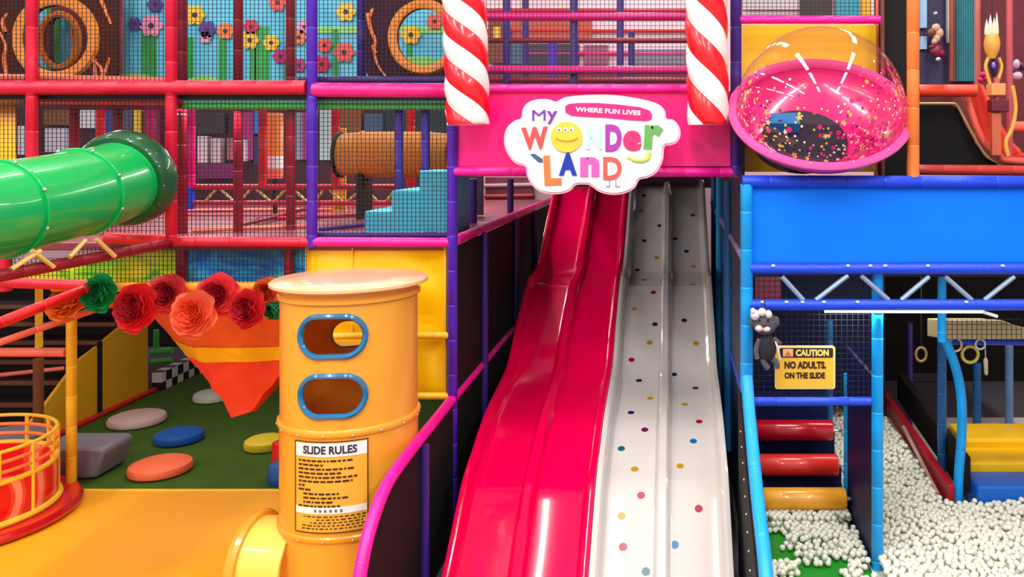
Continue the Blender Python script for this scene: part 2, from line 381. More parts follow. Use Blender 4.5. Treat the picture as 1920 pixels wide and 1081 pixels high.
# ---------------------------------------------------------------- middle level: far panels, tunnel, bag, truss bridge, turquoise steps
far = [(0, 185, 28, 330, 8.8, (248, 165, 20), 'amber padded panel at the far left behind the netting'),
       (33, 236, 50, 290, 12.5, (205, 205, 215), 'small white panel left of the crimson post, low'),
       (84, 240, 124, 285, 12.6, (190, 190, 205), 'pale grey panel right of the leftmost crimson post'),
       (80, 190, 130, 235, 12.8, (120, 75, 30), 'brown board high above the pale grey panel'),
       (147, 198, 182, 240, 12.6, (200, 205, 215), 'white window-like panel above the green slide crest'),
       (192, 205, 212, 262, 12.7, (50, 60, 130), 'dark blue panel above the green slide collar'),
       (225, 200, 248, 260, 12.6, (70, 80, 95), 'slate panel near the yellow stripe above the slide'),
       (250, 205, 262, 255, 12.4, (215, 180, 60), 'thin yellow panel above the slide collar'),
       (268, 206, 300, 320, 12.8, (110, 20, 50), 'maroon panel between magenta and bright crimson posts'),
       (368, 212, 420, 250, 13.0, (50, 40, 55), 'charcoal panel high in the second cell'),
       (370, 255, 388, 305, 12.4, (205, 185, 195), 'left one of two pale uprights in the second cell'),
       (395, 258, 414, 305, 12.4, (190, 170, 180), 'right one of two pale uprights in the second cell'),
       (425, 258, 440, 300, 12.4, (150, 90, 100), 'dusty rose panel beside the dark crimson mid post'),
       (455, 210, 474, 300, 12.5, (160, 30, 120), 'magenta panel left of the blue strip'),
       (475, 208, 484, 250, 12.2, (30, 110, 210), 'short blue strip left of the punching bag'),
       (475, 256, 486, 310, 12.4, (35, 35, 100), 'navy strip under the short blue strip'),
       (455, 262, 463, 302, 12.2, (200, 195, 200), 'thin white strip over the magenta panel'),
       (550, 210, 566, 300, 12.5, (120, 150, 160), 'grey-teal panel left of the violet front post'),
       (566, 210, 580, 300, 12.6, (160, 40, 140), 'magenta strip touching the grey-teal panel'),
       (598, 206, 622, 300, 12.5, (160, 190, 190), 'pale mint panel right of the violet front post'),
       (636, 206, 678, 255, 12.5, (125, 75, 30), 'brown board above the woven orange tunnel'),
       (682, 212, 718, 250, 12.6, (60, 90, 120), 'steel blue panel above the woven orange tunnel'),
       (718, 206, 840, 320, 13.2, (26, 48, 60), 'dark teal backdrop panel behind the woven tunnel')]
for x0, y0, x1, y1, D, c, lab in far:
    if D < 10:
        panel('padded_panel', x0, y0, x1, 440, D, vinyl('pad_%d_%d_%d' % c, c), lab); continue
    t = .06+(13.4-D)*.08
    panel('padded_panel', x0, y0, x1, y1, 13.6-t, vinyl('pad_%d_%d_%d' % c, c), lab, t=t+.012)
panel('padded_panel', -40, 195, 860, 400, 13.6, vinyl('dark_maroon_backdrop', (58, 14, 34)), 'wide dark maroon backdrop at the rear of the middle level')
panel('padded_panel', 370, 306, 440, 335, 13.4, vinyl('plum_pad', (110, 20, 90)), 'plum pad low in the second cell behind the bridge', t=.19)

# orange punching bag
bg = thing('punching_bag', 'hanging punching bag, orange above and white below', 'punching bag', P(515, 335, 10.9))
s = 10.9/F
MB().lathe([(0, Z_(212, 10.9)), (13*s, Z_(212, 10.9)), (15*s, Z_(216, 10.9)), (15*s, Z_(292, 10.9)), (0, Z_(292, 10.9))], (X_(516, 10.9), 10.9, 0), n=24).build('orange_sleeve', ORF, bg)
MB().lathe([(0, Z_(292, 10.9)), (15.2*s, Z_(292, 10.9)), (15.2*s, Z_(316, 10.9)), (0, Z_(316, 10.9))], (X_(516, 10.9), 10.9, 0), n=24).build('white_sleeve', WHITE, bg)
MB().lathe([(0, Z_(316, 10.9)), (15*s, Z_(316, 10.9)), (13*s, Z_(334, 10.9)), (0, Z_(336, 10.9))], (X_(516, 10.9), 10.9, 0), n=24).build('salmon_foot', SALM, bg)
MB().tube([(X_(516, 10.9), 10.9, Z_(336, 10.9)+.02), (X_(516, 10.9), 10.9, Z2-.02)], .03, 8).build('floor_strap', NETM, bg)
# woven tunnel (axis along x)
tn = thing('woven_tunnel', 'orange woven barrel tunnel lying crossways behind the netting', 'tunnel', P(735, 335, 10.0))
TD = 10.2; tr = 42*TD/F; prof = []
x0, x1 = X_(640, TD), X_(845, TD)
n = 26
for i in range(n*3+1):
    u = i/(n*3); bulge = 1-.10*(2*u-1)**4-.02*(2*u-1)**2
    prof.append((tr*bulge+.012*abs(math.sin(math.pi*n*u)), x0+(x1-x0)*u))
WOV = mat('woven_orange', (240, 140, 45), rough=.55, bump=.8, bscale=90, var=.3, vscale=30)
MB().lathe(prof, (0, TD, Z_(290, TD)), axis=(1, 0, 0), n=40).build('woven_body', WOV, tn)
MB().tube([Vector((x0-.01, TD, Z_(290, TD)))+Vector((0, math.cos(t*.2618)*(tr-.01), math.sin(t*.2618)*(tr-.01))) for t in range(24)], .022, 8, closed=True).build('mouth_hoop', NETM, tn)
for fx in (.2, .8):
    MB().tube([(x0+(x1-x0)*fx, TD+math.cos(t*.2618)*(tr+.012), Z_(290, TD)+math.sin(t*.2618)*(tr+.012)) for t in range(24)], .012, 6, closed=True).build('hoop', OYF, tn)
for fx in (.2, .8):
    MB().box((x0+(x1-x0)*fx-.015, TD-.2, Z2-.02), (x0+(x1-x0)*fx+.04, TD+.2, Z_(290, TD)-tr+.05)).build('cradle', NETM, tn, smooth=False)
panel('padded_panel', 624, 240, 648, 398, 10.85, YELV, 'yellow padded board behind the left mouth of the woven tunnel')
# truss bridge
def truss(name, label, xa, xb, yt, yb, D, cm, wm, rt, rb, zig, wr):
    t = thing(name, label, 'truss', P((xa+xb)/2, yb, D))
    MB().tube([P(xa, yt, D), P(xb, yt, D)], rt, 12).build('top_chord', cm, t)
    MB().tube([P(xa, yb, D), P(xb, yb, D)], rb, 12).build('bottom_chord', cm, t)
    for a, b in zig:
        MB().tube([P(a[0], a[1], D), P(b[0], b[1], D)], wr, 8).build('web_bar', wm, t)
    return t
WEB = mat('cream_painted_steel', (225, 190, 110), rough=.4)
zz = [((385, 377), (405, 354)), ((413, 354), (438, 377)), ((450, 377), (470, 354)), ((480, 354), (508, 378)), ((514, 378), (535, 355)), ((551, 355), (576, 379)), ((590, 378), (606, 356)),
      ((618, 356), (643, 379)), ((650, 379), (675, 357)), ((687, 357), (710, 379)), ((722, 379), (740, 358))]
truss('truss_bridge', 'red truss bridge with cream zigzag bars across the middle level', 362, 745, 350, 380, 10.7, CRIM, WEB, .035, .03, zz, .018)
post(356, 352, 392, 10.7, .055, BLUE, 'short blue sleeve at the left end of the truss bridge', ties=False)
# diagonal red floor rails on the deck
for i, (a, b, m, lab) in enumerate((((440, 425), (600, 385), DCRIM, 'dark red sloping rail on the rose deck left of the violet post'),
                                  ((360, 432), (585, 422), SALM, 'salmon low rail along the rose deck in the second cell'),
                                  ((345, 395), (640, 392), SALM, 'pale pink long rail at the rear edge of the rose deck'),
                                  ((480, 410), (700, 402), CRIM, 'crimson low rail crossing behind the violet post'),
                                  ((600, 430), (690, 420), DPURP, 'short violet kerb left of the turquoise steps'))):
    D = 1600*(EYE-Z2-.02)/(a[1]-YH-2); D2 = 1600*(EYE-Z2-.02)/(b[1]-YH-2)
    rail(P(a[0], a[1], min(D, 11.4)), P(b[0], b[1], min(D2, 11.4)), .022, m, lab, ties=False)
# turquoise steps: one block
TQ = vinyl('turquoise_vinyl', (70, 195, 222), rough=.5)
sd = 8.1; zb = Z2-.02
MB_ = MB().prism([(X_(683, sd), zb), (X_(846, sd), zb), (X_(846, sd), Z_(320, sd)), (X_(786, sd), Z_(320, sd)), (X_(786, sd), Z_(357, sd)), (X_(734, sd), Z_(357, sd)), (X_(734, sd), Z_(396, sd)), (X_(683, sd), Z_(396, sd))],
                (0, sd, 0), (1, 0, 0), (0, 0, 1), (0, .75, 0))
tag(MB_.build('soft_steps', TQ, smooth=False, bevel=.012), 'turquoise foam block of three steps behind the netting', 'steps')
# nets
net(-40, -40, 54, 152, DF+.03, 'black net left of the leftmost crimson post')
net(66, -40, 314, 152, DF+.03, 'black net in front of the left tree panel and first flowers')
net(328, -40, 579, 152, DF+.03, 'black net over the middle of the flower mural')
net(591, -40, 842, 152, DF+.03, 'black net over the right tree panel')
net(-40, 178, 54, 300, DF+.03, 'black net before the amber panel at far left')
net(66, 178, 314, 440, DF+.05, 'black net of the cell holding the green slide collar')
net(328, 178, 579, 444, DF+.03, 'black net of the cell with the orange punching bag')
net(591, 180, 842, 438, DF+.03, 'black net in front of the woven tunnel and turquoise steps')
net(140, 464, 575, 530, DF+.02, 'low black net over the lime and blue swirl panels')
net(20, 484, 130, 524, DF+.02, 'small black net left of the lime swirl panel')

# swirl panels below the middle deck (painted)
def swirl(name, cols, scale):
    m = bpy.data.materials.new(name); m.use_nodes = True; nt = m.node_tree; b = nt.nodes['Principled BSDF']; b.inputs['Roughness'].default_value = .45
    tc = nt.nodes.new('ShaderNodeTexCoord'); mp = nt.nodes.new('ShaderNodeMapping'); mp.inputs['Scale'].default_value = (1, 1, 2.6); mp.inputs['Rotation'].default_value = (0, .5, 0)
    n = nt.nodes.new('ShaderNodeTexNoise'); n.inputs['Scale'].default_value = scale; n.inputs['Distortion'].default_value = 2.2; n.inputs['Detail'].default_value = 1.5
    cr = nt.nodes.new('ShaderNodeValToRGB'); e = cr.color_ramp.elements
    e[0].position = .3; e[0].color = (*lin(cols[0]), 1); e[1].position = .7; e[1].color = (*lin(cols[-1]), 1)
    for i, c in enumerate(cols[1:-1]):
        q = e.new(.3+.4*(i+1)/(len(cols)-1)); q.color = (*lin(c), 1)
    nt.links.new(tc.outputs['Object'], mp.inputs['Vector']); nt.links.new(mp.outputs[0], n.inputs['Vector'])
    nt.links.new(n.outputs['Fac'], cr.inputs[0]); nt.links.new(cr.outputs[0], b.inputs['Base Color']); return m
LIME = swirl('lime_swirl_paint', [(70, 185, 50), (175, 232, 30), (228, 245, 40), (252, 246, 90)], 1.5)
BSW = swirl('blue_swirl_paint', [(0, 66, 170), (0, 118, 220), (20, 170, 235), (110, 225, 240)], 1.6)
def wavy_panel(name, pts_top, pts_bot, D, m, label):
    mb = MB(); vs = []
    for (a, b), (c, d) in zip(pts_top, pts_bot):
        dd = D+.06*math.sin(a*.03)
        vs += [P(a, b, dd), P(c, d, dd), P(a, b, dd)+Vector((0, .03, 0)), P(c, d, dd)+Vector((0, .03, 0))]
    fs = []
    for i in range(len(pts_top)-1):
        k = i*4; fs += [(k, k+1, k+5, k+4), (k+2, k+6, k+7, k+3), (k, k+4, k+6, k+2), (k+1, k+3, k+7, k+5)]
    e = (len(pts_top)-1)*4; fs += [(0, 2, 3, 1), (e, e+1, e+3, e+2)]
    return tag(mb.add(vs, fs).build(name, m), label, 'panel')
wavy_panel('swirl_panel', [(x, max(466, 520-(x-20)*.24)) for x in range(20, 345, 20)], [(x, 530) for x in range(20, 345, 20)], 7.62, LIME, 'lime and yellow swirl-painted panel above the paper roses')
wavy_panel('swirl_panel', [(x, 466) for x in range(338, 600, 20)], [(x, 530) for x in range(338, 600, 20)], 7.62, BSW, 'blue swirl-painted wave panel left of the yellow vinyl panel')
tag(MB().prism([(X_(335, 7.575), Z_(530, 7.575)), (X_(335, 7.575), Z_(488, 7.575)), (X_(348, 7.575), Z_(492, 7.575)), (X_(375, 7.575), Z_(515, 7.575)), (X_(400, 7.575), Z_(530, 7.575))], (0, 7.575, 0), (1, 0, 0), (0, 0, 1), (0, .02, 0)).build('swirl_panel', LIME, smooth=False),
    'small pale yellow curl overlapping the left of the blue swirl', 'panel')
rail(P(100, 537, 7.45), P(590, 537, 7.45), .045, OYF, 'amber foam rail that the paper roses are fixed to')
rail(P(250, 553, 7.75), P(560, 556, 7.75), .03, ORF, 'orange foam rail half hidden behind the paper roses')
post(136, 484, 592, 7.9, .04, OYF, 'short amber post standing between lime panels above yellow post', ties=False)
# yellow vinyl panel, with seams and cross rails, right of tower
yp = thing('vinyl_panel', 'yellow padded vinyl wall panel behind the orange tower', 'panel', P(705, 740, 7.55))
Dp = 7.5
def wrinkle(x0, z0, x1, z1, D, nx, nz, amp, seed):
    vs = []; fs = []
    for j in range(nz+1):
        for i in range(nx+1):
            x = x0+(x1-x0)*i/nx; z = z0+(z1-z0)*j/nz
            e = min(i, nx-i, j, nz-j)/3; e = min(1, e)
            vs.append((x, D-amp*e*noise.noise(Vector((x*1.6+seed, z*3.2+x*1.2, seed)))*1.3, z))
    for j in range(nz):
        for i in range(nx): a = j*(nx+1)+i; fs.append((a, a+1, a+nx+2, a+nx+1))
    return vs, fs
vs, fs = wrinkle(X_(576, Dp), Z_(628, Dp), X_(838, Dp), Z_(462, Dp), Dp, 30, 20, .05, 1.5)
MB().add(vs, fs).box((X_(576, Dp), Dp+.03, Z_(628, Dp)), (X_(838, Dp), Dp+.05, Z_(462, Dp))).build('upper_sheet', YELV, yp)
vs, fs = wrinkle(X_(576, Dp), Z_(742, Dp), X_(838, Dp), Z_(636, Dp), Dp, 30, 14, .04, 4.5)
MB().add(vs, fs).box((X_(576, Dp), Dp+.03, Z_(742, Dp)), (X_(838, Dp), Dp+.05, Z_(636, Dp))).build('lower_sheet', YELV, yp)
for px in (577, 836): MB().box((X_(px, Dp)-.012, Dp-.03, Z_(745, Dp)), (X_(px, Dp)+.012, Dp+.02, Z_(462, Dp))).build('edge_piping', YELF, yp, bevel=.006)
for px in (662,): MB().box((X_(px, Dp)-.006, Dp-.025, Z_(628, Dp)), (X_(px, Dp)+.006, Dp+.02, Z_(465, Dp))).build('seam', YELF, yp, bevel=.003)
rail(P(570, 630, 7.4), P(842, 628, 7.4), .03, YELF, 'upper yellow rail crossing the yellow vinyl panel')
rail(P(570, 742, 7.4), P(842, 742, 7.4), .03, YELF, 'lower yellow rail at the foot of the yellow vinyl panel')

# ---------------------------------------------------------------- green tube slide
gt = thing('tube_slide', 'green tube slide coming out of the netting at left', 'slide', P(120, 470, 6.3))
path = smooth_path([P(226, 338, 7.1), P(190, 350, 6.85), P(100, 372, 6.3), P(0, 392, 5.8), P(-90, 408, 5.4), P(-200, 430, 4.9)], 6)
rr = [.325+.012*(1 if i in (0, 1) else 0) for i in range(len(path))]
MB().tube(path, rr, 40, caps=False).build('tube', TUBEG, gt)
def ring_at(p, t, r0, r1, w_, mb):
    return mb.lathe([(r0, -w_), (r1, -w_), (r1, w_), (r0, w_)], p, axis=t, n=40)
for k, i in enumerate((9, 18)):
    t = (path[i+1]-path[i-1]).normalized()
    ring_at(path[i], t, .32, .345, .014, MB()).build('joint_flange', TUBEG, gt, bevel=.004)
    for a in range(8):
        fl = MB()
        u = t.orthogonal().normalized(); v = t.cross(u); d = u*math.cos(a*.785+.4)+v*math.sin(a*.785+.4)
        fl.ell(path[i]+d*.345+t*.01, (.014, .014, .014), 8, 6); fl.build('bolt', STEEL, gt)
ax = (path[0]-path[2]).normalized()
MB().lathe([(.325, 0), (.365, .0), (.385, .03), (.40, .08), (.405, .17), (.39, .2), (.33, .2), (.33, 0)], path[0]-ax*.05, axis=ax, n=44).build('entry_collar', DGREEN, gt)
u = ax.orthogonal().normalized(); v = ax.cross(u)
for a in range(14): MB().ell(path[0]-ax*.03+(u*math.cos(a*.449)+v*math.sin(a*.449))*.365, (.013, .013, .013), 8, 6).build('bolt', STEEL, gt)
for a, b, lab in (((20, 505), (75, 470), 'left cream brace bar under the green tube slide'), ((100, 500), (60, 470), 'second cream brace bar under the green tube slide'), ((130, 482), (160, 450), 'third cream brace bar under the green tube slide'), ((215, 480), (180, 448), 'cream brace bar near the right end of the long dark red rail')):
    rail(P(*a, F*4.25/(XV-a[0])), P(*b, F*4.25/(XV-b[0])), .016, WEB, lab, ties=False, name='brace_rail')

# ---------------------------------------------------------------- left stair zone
rail(P(-60, 527, 7.28), P(168, 535, 7.28), .045, CRIM, 'crimson level handrail ending beside the green paper rose')
rail(P(-60, 628, 6.6), P(165, 540, 7.25), .045, RED, 'thick bright red sloping handrail at far left')
rail(P(-60, 662, 7.5), P(212, 568, 8.4), .032, SALM, 'thinner salmon sloping handrail below the red one')
rail(P(-60, 660, 8.5), P(124, 660, 8.5), .045, SALM, 'level salmon rail joining the yellow post from the left')
post(8, 482, 545, 7.6, .06, CRIM, 'stub of crimson post under the green tube slide', ties=False)
post(73, 530, 650, 9.0, .035, YELF, 'thin yellow post behind the sloping handrails')
post(134, 588, 925, 8.5, .047, YELF, 'tall yellow foam post standing at the edge of turf')
rail(P(66, 914, 8.52), P(128, 914, 8.52), .035, RED, 'short red floor rail behind the tea cup', ties=False)
def xq(px): return 1600*7.35/(1262-px)
def side_panel(pts, label):
    q = [(-7.35, xq(px), EYE+(YH-py)*xq(px)/F) for px, py in pts]
    n = len(q); mb = MB().add(q+[(x-.04, y, z) for x, y, z in q], [tuple(range(n)), tuple(range(n, 2*n))[::-1]]+[(i, (i+1) % n, n+(i+1) % n, n+i) for i in range(n)])
    return tag(mb.build('stair_side_panel', OCHV, smooth=False, bevel=.008), label, 'panel')
side_panel([(192, 782), (278, 741), (278, 604), (240, 600), (192, 640)], 'largest ochre stair-side panel beside the checkered wall')
side_panel([(82, 832), (183, 786), (183, 648), (146, 676), (82, 762)], 'middle ochre stair-side panel behind the yellow post')
side_panel([(34, 853), (75, 834), (75, 772), (34, 815)], 'small lowest ochre stair-side panel above the grey block')
pipe('foam_rail', [(-7.3, xq(40), .05), (-7.3, xq(160), .05), (-7.3, xq(283), .05)], .035, RED, 'red base rail along the foot of the ochre panels', 'rail')
post(187, 640, 785, 10.93, .03, BLACKV, 'black post between two ochre stair panels', ties=False)
st = thing('staircase', 'dark staircase with brown tread edges behind the handrails', 'staircase', (-8.4, 10.5, 0))
BR = vinyl('brown_vinyl', (120, 70, 35))
for i in range(8):
    y = 9.4+i*.33; z = .1+i*.17
    MB().box((-9.6, y, 0.0 if i == 0 else z-.17), (-7.43, y+.4, z)).build('step', BLACKV, st, smooth=False, bevel=.01)
    MB().box((-9.6, y-.012, z-.045), (-7.43, y+.01, z+.006)).build('tread_edge', BR, st, smooth=False)
post(72, 672, 850, 9.3, .05, BR, 'brown post on the dark staircase', ties=False)
rail(P(-50, 708, 9.6), P(120, 690, 10.2), .025, SALM, 'faint dull rail low on the dark staircase', ties=False)
# grey block
tag(MB().prism([(0, 0), (.52, .03), (.6, .3), (.56, .34), (-.1, .34), (-.14, .28)], P(85, 902, 8.78), (1, 0, 0), (0, 0, 1), (0, .5, 0)).build('soft_block', vinyl('grey_vinyl', (122, 118, 128)), bevel=.04, smooth=True),
    'grey soft block tub behind the yellow post', 'block')
tag(MB().lathe([(0, .02), (.3, .02), (.36, .2), (.33, .42), (0, .5)], (X_(12, 9.0), 9.05, 0), n=24).build('soft_boulder', vinyl('grey_vinyl', (122, 118, 128))), 'pale grey boulder behind the tea cup railings', 'boulder')
# checkered wall and small green frame
CK = bpy.data.materials.new('checker_pad'); CK.use_nodes = True; nt = CK.node_tree; b = nt.nodes['Principled BSDF']; b.inputs['Roughness'].default_value = .5
ck = nt.nodes.new('ShaderNodeTexChecker'); ck.inputs['Scale'].default_value = 7; ck.inputs['Color1'].default_value = (.75, .75, .72, 1); ck.inputs['Color2'].default_value = (.012, .012, .015, 1)
tc = nt.nodes.new('ShaderNodeTexCoord'); mpn = nt.nodes.new('ShaderNodeMapping'); mpn.inputs['Location'].default_value = (.07, .071, .003)
nt.links.new(tc.outputs['Object'], mpn.inputs[0]); nt.links.new(mpn.outputs[0], ck.inputs['Vector']); nt.links.new(ck.outputs['Color'], b.inputs['Base Color'])
tag(MB().box((-7.36, 12.05, 0), (-7.22, 14.4, .29)).build('checkered_kerb', CK, smooth=False), 'black and white checkered low wall beyond the ochre panels', 'wall pad')
tag(MB().box((-7.6, 14.4, 0), (-4.0, 14.5, .6)).build('checkered_kerb', CK, smooth=False), 'black and white checkered pad facing front at the back', 'wall pad')
rail(P(284, 660, 13.2), P(322, 656, 13.2), .05, GREENF, 'short lime rail over the checkered wall', ties=False)
rail(P(284, 678, 13.2), P(322, 674, 13.2), .045, GREENF, 'lower short green rail over the checkered wall', ties=False)
post(293, 618, 660, 13.2, .04, GREENF, 'small lime post at the right edge of the ochre panels', ties=False)
panel('padded_panel', -60, 540, 900, 705, 14.84, BLACKV, 'black backdrop behind the turf area')

# stepping stones
def stone(px, py, w_, c, label, h=.12):
    D = 1600*EYE/(py-YH+8); r = w_/2*D/F
    t = mat('stone_%d_%d_%d' % c, c, rough=.55)
    prof = [(0, .025), (r*.86, .025), (r*.97, .045), (r, .025+h*.5), (r*.95, .025+h*.78), (r*.8, .025+h*.95), (r*.4, .025+h*1.04), (0, .025+h*1.06)]
    o = MB().lathe(prof, (X_(px, D), D, 0), n=36).build('stepping_stone', t); tag(o, label, 'stepping stone', 'stepping stones on the turf'); return o
stone(257, 789, 98, (222, 190, 180), 'pale pinkish grey stepping stone, left of the blue one')
stone(336, 822, 86, (10, 85, 170), 'blue stepping stone between pinkish grey and coral ones')
stone(301, 881, 110, (250, 112, 70), 'coral orange stepping stone, largest and nearest on the turf')
stone(497, 835, 74, (235, 205, 40), 'yellow stepping stone beside the orange tower')
stone(398, 745, 66, (205, 210, 195), 'off-white stepping stone behind the tip of the hanging cone')
stone(528, 900, 50, (10, 85, 160), 'small blue stepping stone half hidden by the orange tower', h=.2)
tag(MB().lathe([(.0, .02), (.09, .02), (.1, .2), (.09, .38), (0, .4)], (X_(528, 8.9), 8.9, 0), n=20).build('soft_bollard', RED), 'small dark red bollard peeking left of the orange tower', 'bollard')

# hanging cone (fabric inverted pyramid)
def cone_layer(t0, t1, out=0.0):
    top = [P(345, 600, 7.75), P(612, 600, 7.75), P(640, 592, 8.9), P(283, 588, 8.7)]; ap = P(452, 785, 8.1)
    tip = [ap+Vector((-.06, -.06, 0.03)), ap+Vector((.12, -.08, .09)), ap+Vector((.1, .08, .05)), ap+Vector((-.1, .05, .07))]
    cen = sum(top, Vector())/4; vs = []; K = 24; RW = 11
    for t in [t0+(t1-t0)*q_/RW for q_ in range(RW+1)]:
        cr = [top[i].lerp(tip[i], t) for i in range(4)]; cc = sum(cr, Vector())/4
        for i in range(4):
            for k in range(K):
                p = cr[i].lerp(cr[(i+1) % 4], k/K)
                d = (p-cc); d.z = 0; d.normalize()
                sag = .05*math.sin(math.pi*k/K)*(1-t)+(.03*noise.noise(Vector((p.x*5+p.z*4, p.y*3, p.z*9)))+.012*noise.noise(p*16))*(0 if t > .98 else 1)
                vs.append(p+d*(sag+out))
    n = 4*K; fs = [(j*n+i, j*n+(i+1) % n, (j+1)*n+(i+1) % n, (j+1)*n+i) for j in range(RW) for i in range(n)]
    return vs, fs
hc = thing('hanging_cone', 'orange-red fabric cone with a yellow band hanging point down', 'decoration', P(452, 785, 8.1))
CONE = mat('coral_fabric', (242, 66, 38), rough=.7, bump=.3, bscale=30, var=.15)
CONE2 = mat('orange_fabric', (232, 96, 30), rough=.7, bump=.3, bscale=30, var=.2)
for nm, a, b, m, ou in (('upper_fabric', -.25, .27, CONE2, 0), ('fabric_band', .27, .42, YELV, .01), ('lower_fabric', .42, 1.0, CONE, 0)):
    vs, fs = cone_layer(a, b, ou); mb = MB().add(vs, fs)
    if b == 1.0: mb.f.append(tuple(range(11*96, 12*96))); mb.m.append(0)
    mb.build(nm, m, hc, angle=60)

for a_, b_ in ((345, 7.75), (612, 7.75), (640, 8.9), (290, 8.7)):
    q = P(a_, 560, b_); MB().tube([q, Vector((q.x, q.y, Z2-.09))], .006, 6).build('hanging_cord', NETM, hc)
# paper roses
def rose(px, py, r_px, D, c, c2, label, tilt=.2):
    r = r_px*D/F; c0 = P(px, py, D)
    t = thing('paper_rose', label, 'paper flower', c0, 'paper roses on the amber rail')
    m1 = mat('rose_%d_%d_%d' % c, c, rough=.7, var=.15, vscale=14); m2 = mat('rose_%d_%d_%d' % c2, c2, rough=.7, var=.2, vscale=14)
    for q_, k_ in ((m1, c), (m2, c2)):
        if not any(n_.type == 'BSDF_TRANSLUCENT' for n_ in q_.node_tree.nodes): translucent(q_, k_, .35)
    nrm = Vector((random.uniform(-.25, .25), -1, tilt)).normalized(); u = nrm.cross(Vector((0, 0, 1))).normalized(); v = u.cross(nrm)
    def layer(rad, h0, h1, lobes, ph, wav):
        vs = []; n = 60; rows = 5
        for j in range(rows):
            f = j/(rows-1)
            for k in range(n):
                th = 2*math.pi*k/n
                lob = 1+wav*(abs(math.sin(lobes*th/2+ph))-.5)+.03*math.sin(7*th+ph)
                rr_ = rad*(.35+.65*f**.7)*(1+(lob-1)*f)
                hh = h0+(h1-h0)*f**1.8+.012*math.sin(9*th+ph*3)*f+(-.02*f*f if wav > .15 else 0)
                vs.append(c0+u*rr_*math.cos(th)+v*rr_*math.sin(th)+nrm*hh)
        fs = [(j*n+k, j*n+(k+1) % n, (j+1)*n+(k+1) % n, (j+1)*n+k) for j in range(rows-1) for k in range(n)]
        return vs, fs
    mb = MB()
    for i, (a, h0, h1, l, wv) in enumerate(((1.0, .0, .03, 5, .13), (.9, .012, .06, 5, .12), (.79, .02, .085, 4, .12), (.68, .025, .11, 5, .12))):
        vs, fs = layer(r*a, h0, h1, l, i*1.1+px, wv); mb.add(vs, fs)
    mb.build('outer_petals', m1, t)
    mb = MB()
    for i, a in enumerate((.56, .47, .38, .29, .2, .11)):
        vs, fs = layer(r*a, .03, .145-.008*i, 3, i*1.3+px, .18); mb.add(vs, fs)
    mb.build('bud', m2, t)
    MB().tube([c0-nrm*.005, c0+Vector((0, .05, 0)), Vector((c0.x, 7.45, Z_(537, 7.45)))], .008, 6).build('wire_stem', m2, t)
rose(128, 572, 36, 7.5, (235, 130, 50), (200, 90, 30), 'amber-orange paper rose at the far left of the row', tilt=.9)
rose(192, 550, 36, 7.3, (24, 170, 95), (10, 130, 70), 'green paper rose at the left of the row')
rose(317, 551, 37, 7.35, (240, 92, 96), (200, 40, 60), 'rose-pink paper rose above and right of the red one')
rose(260, 577, 46, 7.2, (238, 40, 46), (180, 18, 40), 'big red paper rose, second from the green one')
rose(412, 553, 40, 7.3, (244, 78, 84), (196, 34, 60), 'coral red paper rose at the middle top of the row')
rose(367, 589, 44, 7.15, (255, 128, 88), (245, 96, 60), 'peach-coral paper rose hanging lowest in the row')
rose(470, 579, 36, 7.15, (228, 42, 58), (180, 20, 48), 'deep red paper rose left of the orange tower')
rose(503, 548, 28, 7.35, (245, 125, 60), (215, 85, 40), 'orange paper rose tucked under the tower lid')
rose(519, 582, 17, 7.3, (60, 165, 115), (30, 120, 80), 'small green paper leaf rosette beside the tower')

# tea cup spinner
cx, cy = -6.54, 7.8
cup = thing('spinner_cup', 'red tea-cup spinner with yellow railing on a red saucer', 'spinner ride', (cx, cy, .03))
MB().lathe([(0, .03), (.8, .03), (.93, .05), (.95, .09), (.93, .125), (.8, .115), (0, .11)], (cx, cy, 0), n=64).build('saucer', plast('red_gloss', (190, 10, 30)), cup)
MB().lathe([(0, .11), (.9, .118), (.915, .121)], (cx, cy, .006), n=64).build('saucer_top', plast('red_gloss2', (214, 14, 34)), cup)
CW = bpy.data.materials.new('cup_rings_paint'); CW.use_nodes = True; nt = CW.node_tree; b = nt.nodes['Principled BSDF']; b.inputs['Roughness'].default_value = .3
wv = nt.nodes.new('ShaderNodeTexWave'); wv.wave_type = 'RINGS'; wv.inputs['Scale'].default_value = 1.4; wv.inputs['Distortion'].default_value = .6; wv.rings_direction = 'SPHERICAL'
tc = nt.nodes.new('ShaderNodeTexCoord'); mp = nt.nodes.new('ShaderNodeMapping'); mp.inputs['Location'].default_value = (-.55, .5, -.33)
cr = nt.nodes.new('ShaderNodeValToRGB'); cr.color_ramp.interpolation = 'CONSTANT'; e = cr.color_ramp.elements
e[0].position = 0; e[0].color = (*lin((225, 20, 30)), 1); e[1].position = .4; e[1].color = (*lin((246, 70, 40)), 1); q = e.new(.8); q.color = (*lin((248, 150, 130)), 1)
nt.links.new(tc.outputs['Object'], mp.inputs[0]); nt.links.new(mp.outputs[0], wv.inputs['Vector']); nt.links.new(wv.outputs['Fac'], cr.inputs[0]); nt.links.new(cr.outputs[0], b.inputs['Base Color'])
MB().lathe([(.0, .13), (.72, .13), (.75, .18), (.75, .5), (.71, .5), (.71, .2), (0, .18)], (cx, cy, 0), n=64).build('cup_wall', CW, cup)
MB().tube([(cx+.76*math.cos(a*.131), cy+.76*math.sin(a*.131), .15) for a in range(48)], .03, 8, closed=True).build('base_trim', YELF, cup)
for i, z in enumerate((.51, .6, .69, .78)):
    MB().tube([(cx+.74*math.cos(a*.131), cy+.74*math.sin(a*.131), z) for a in range(48)], .017 if i else .024, 8, closed=True).build('railing_hoop', YELF if i in (0, 3) else ORF, cup)
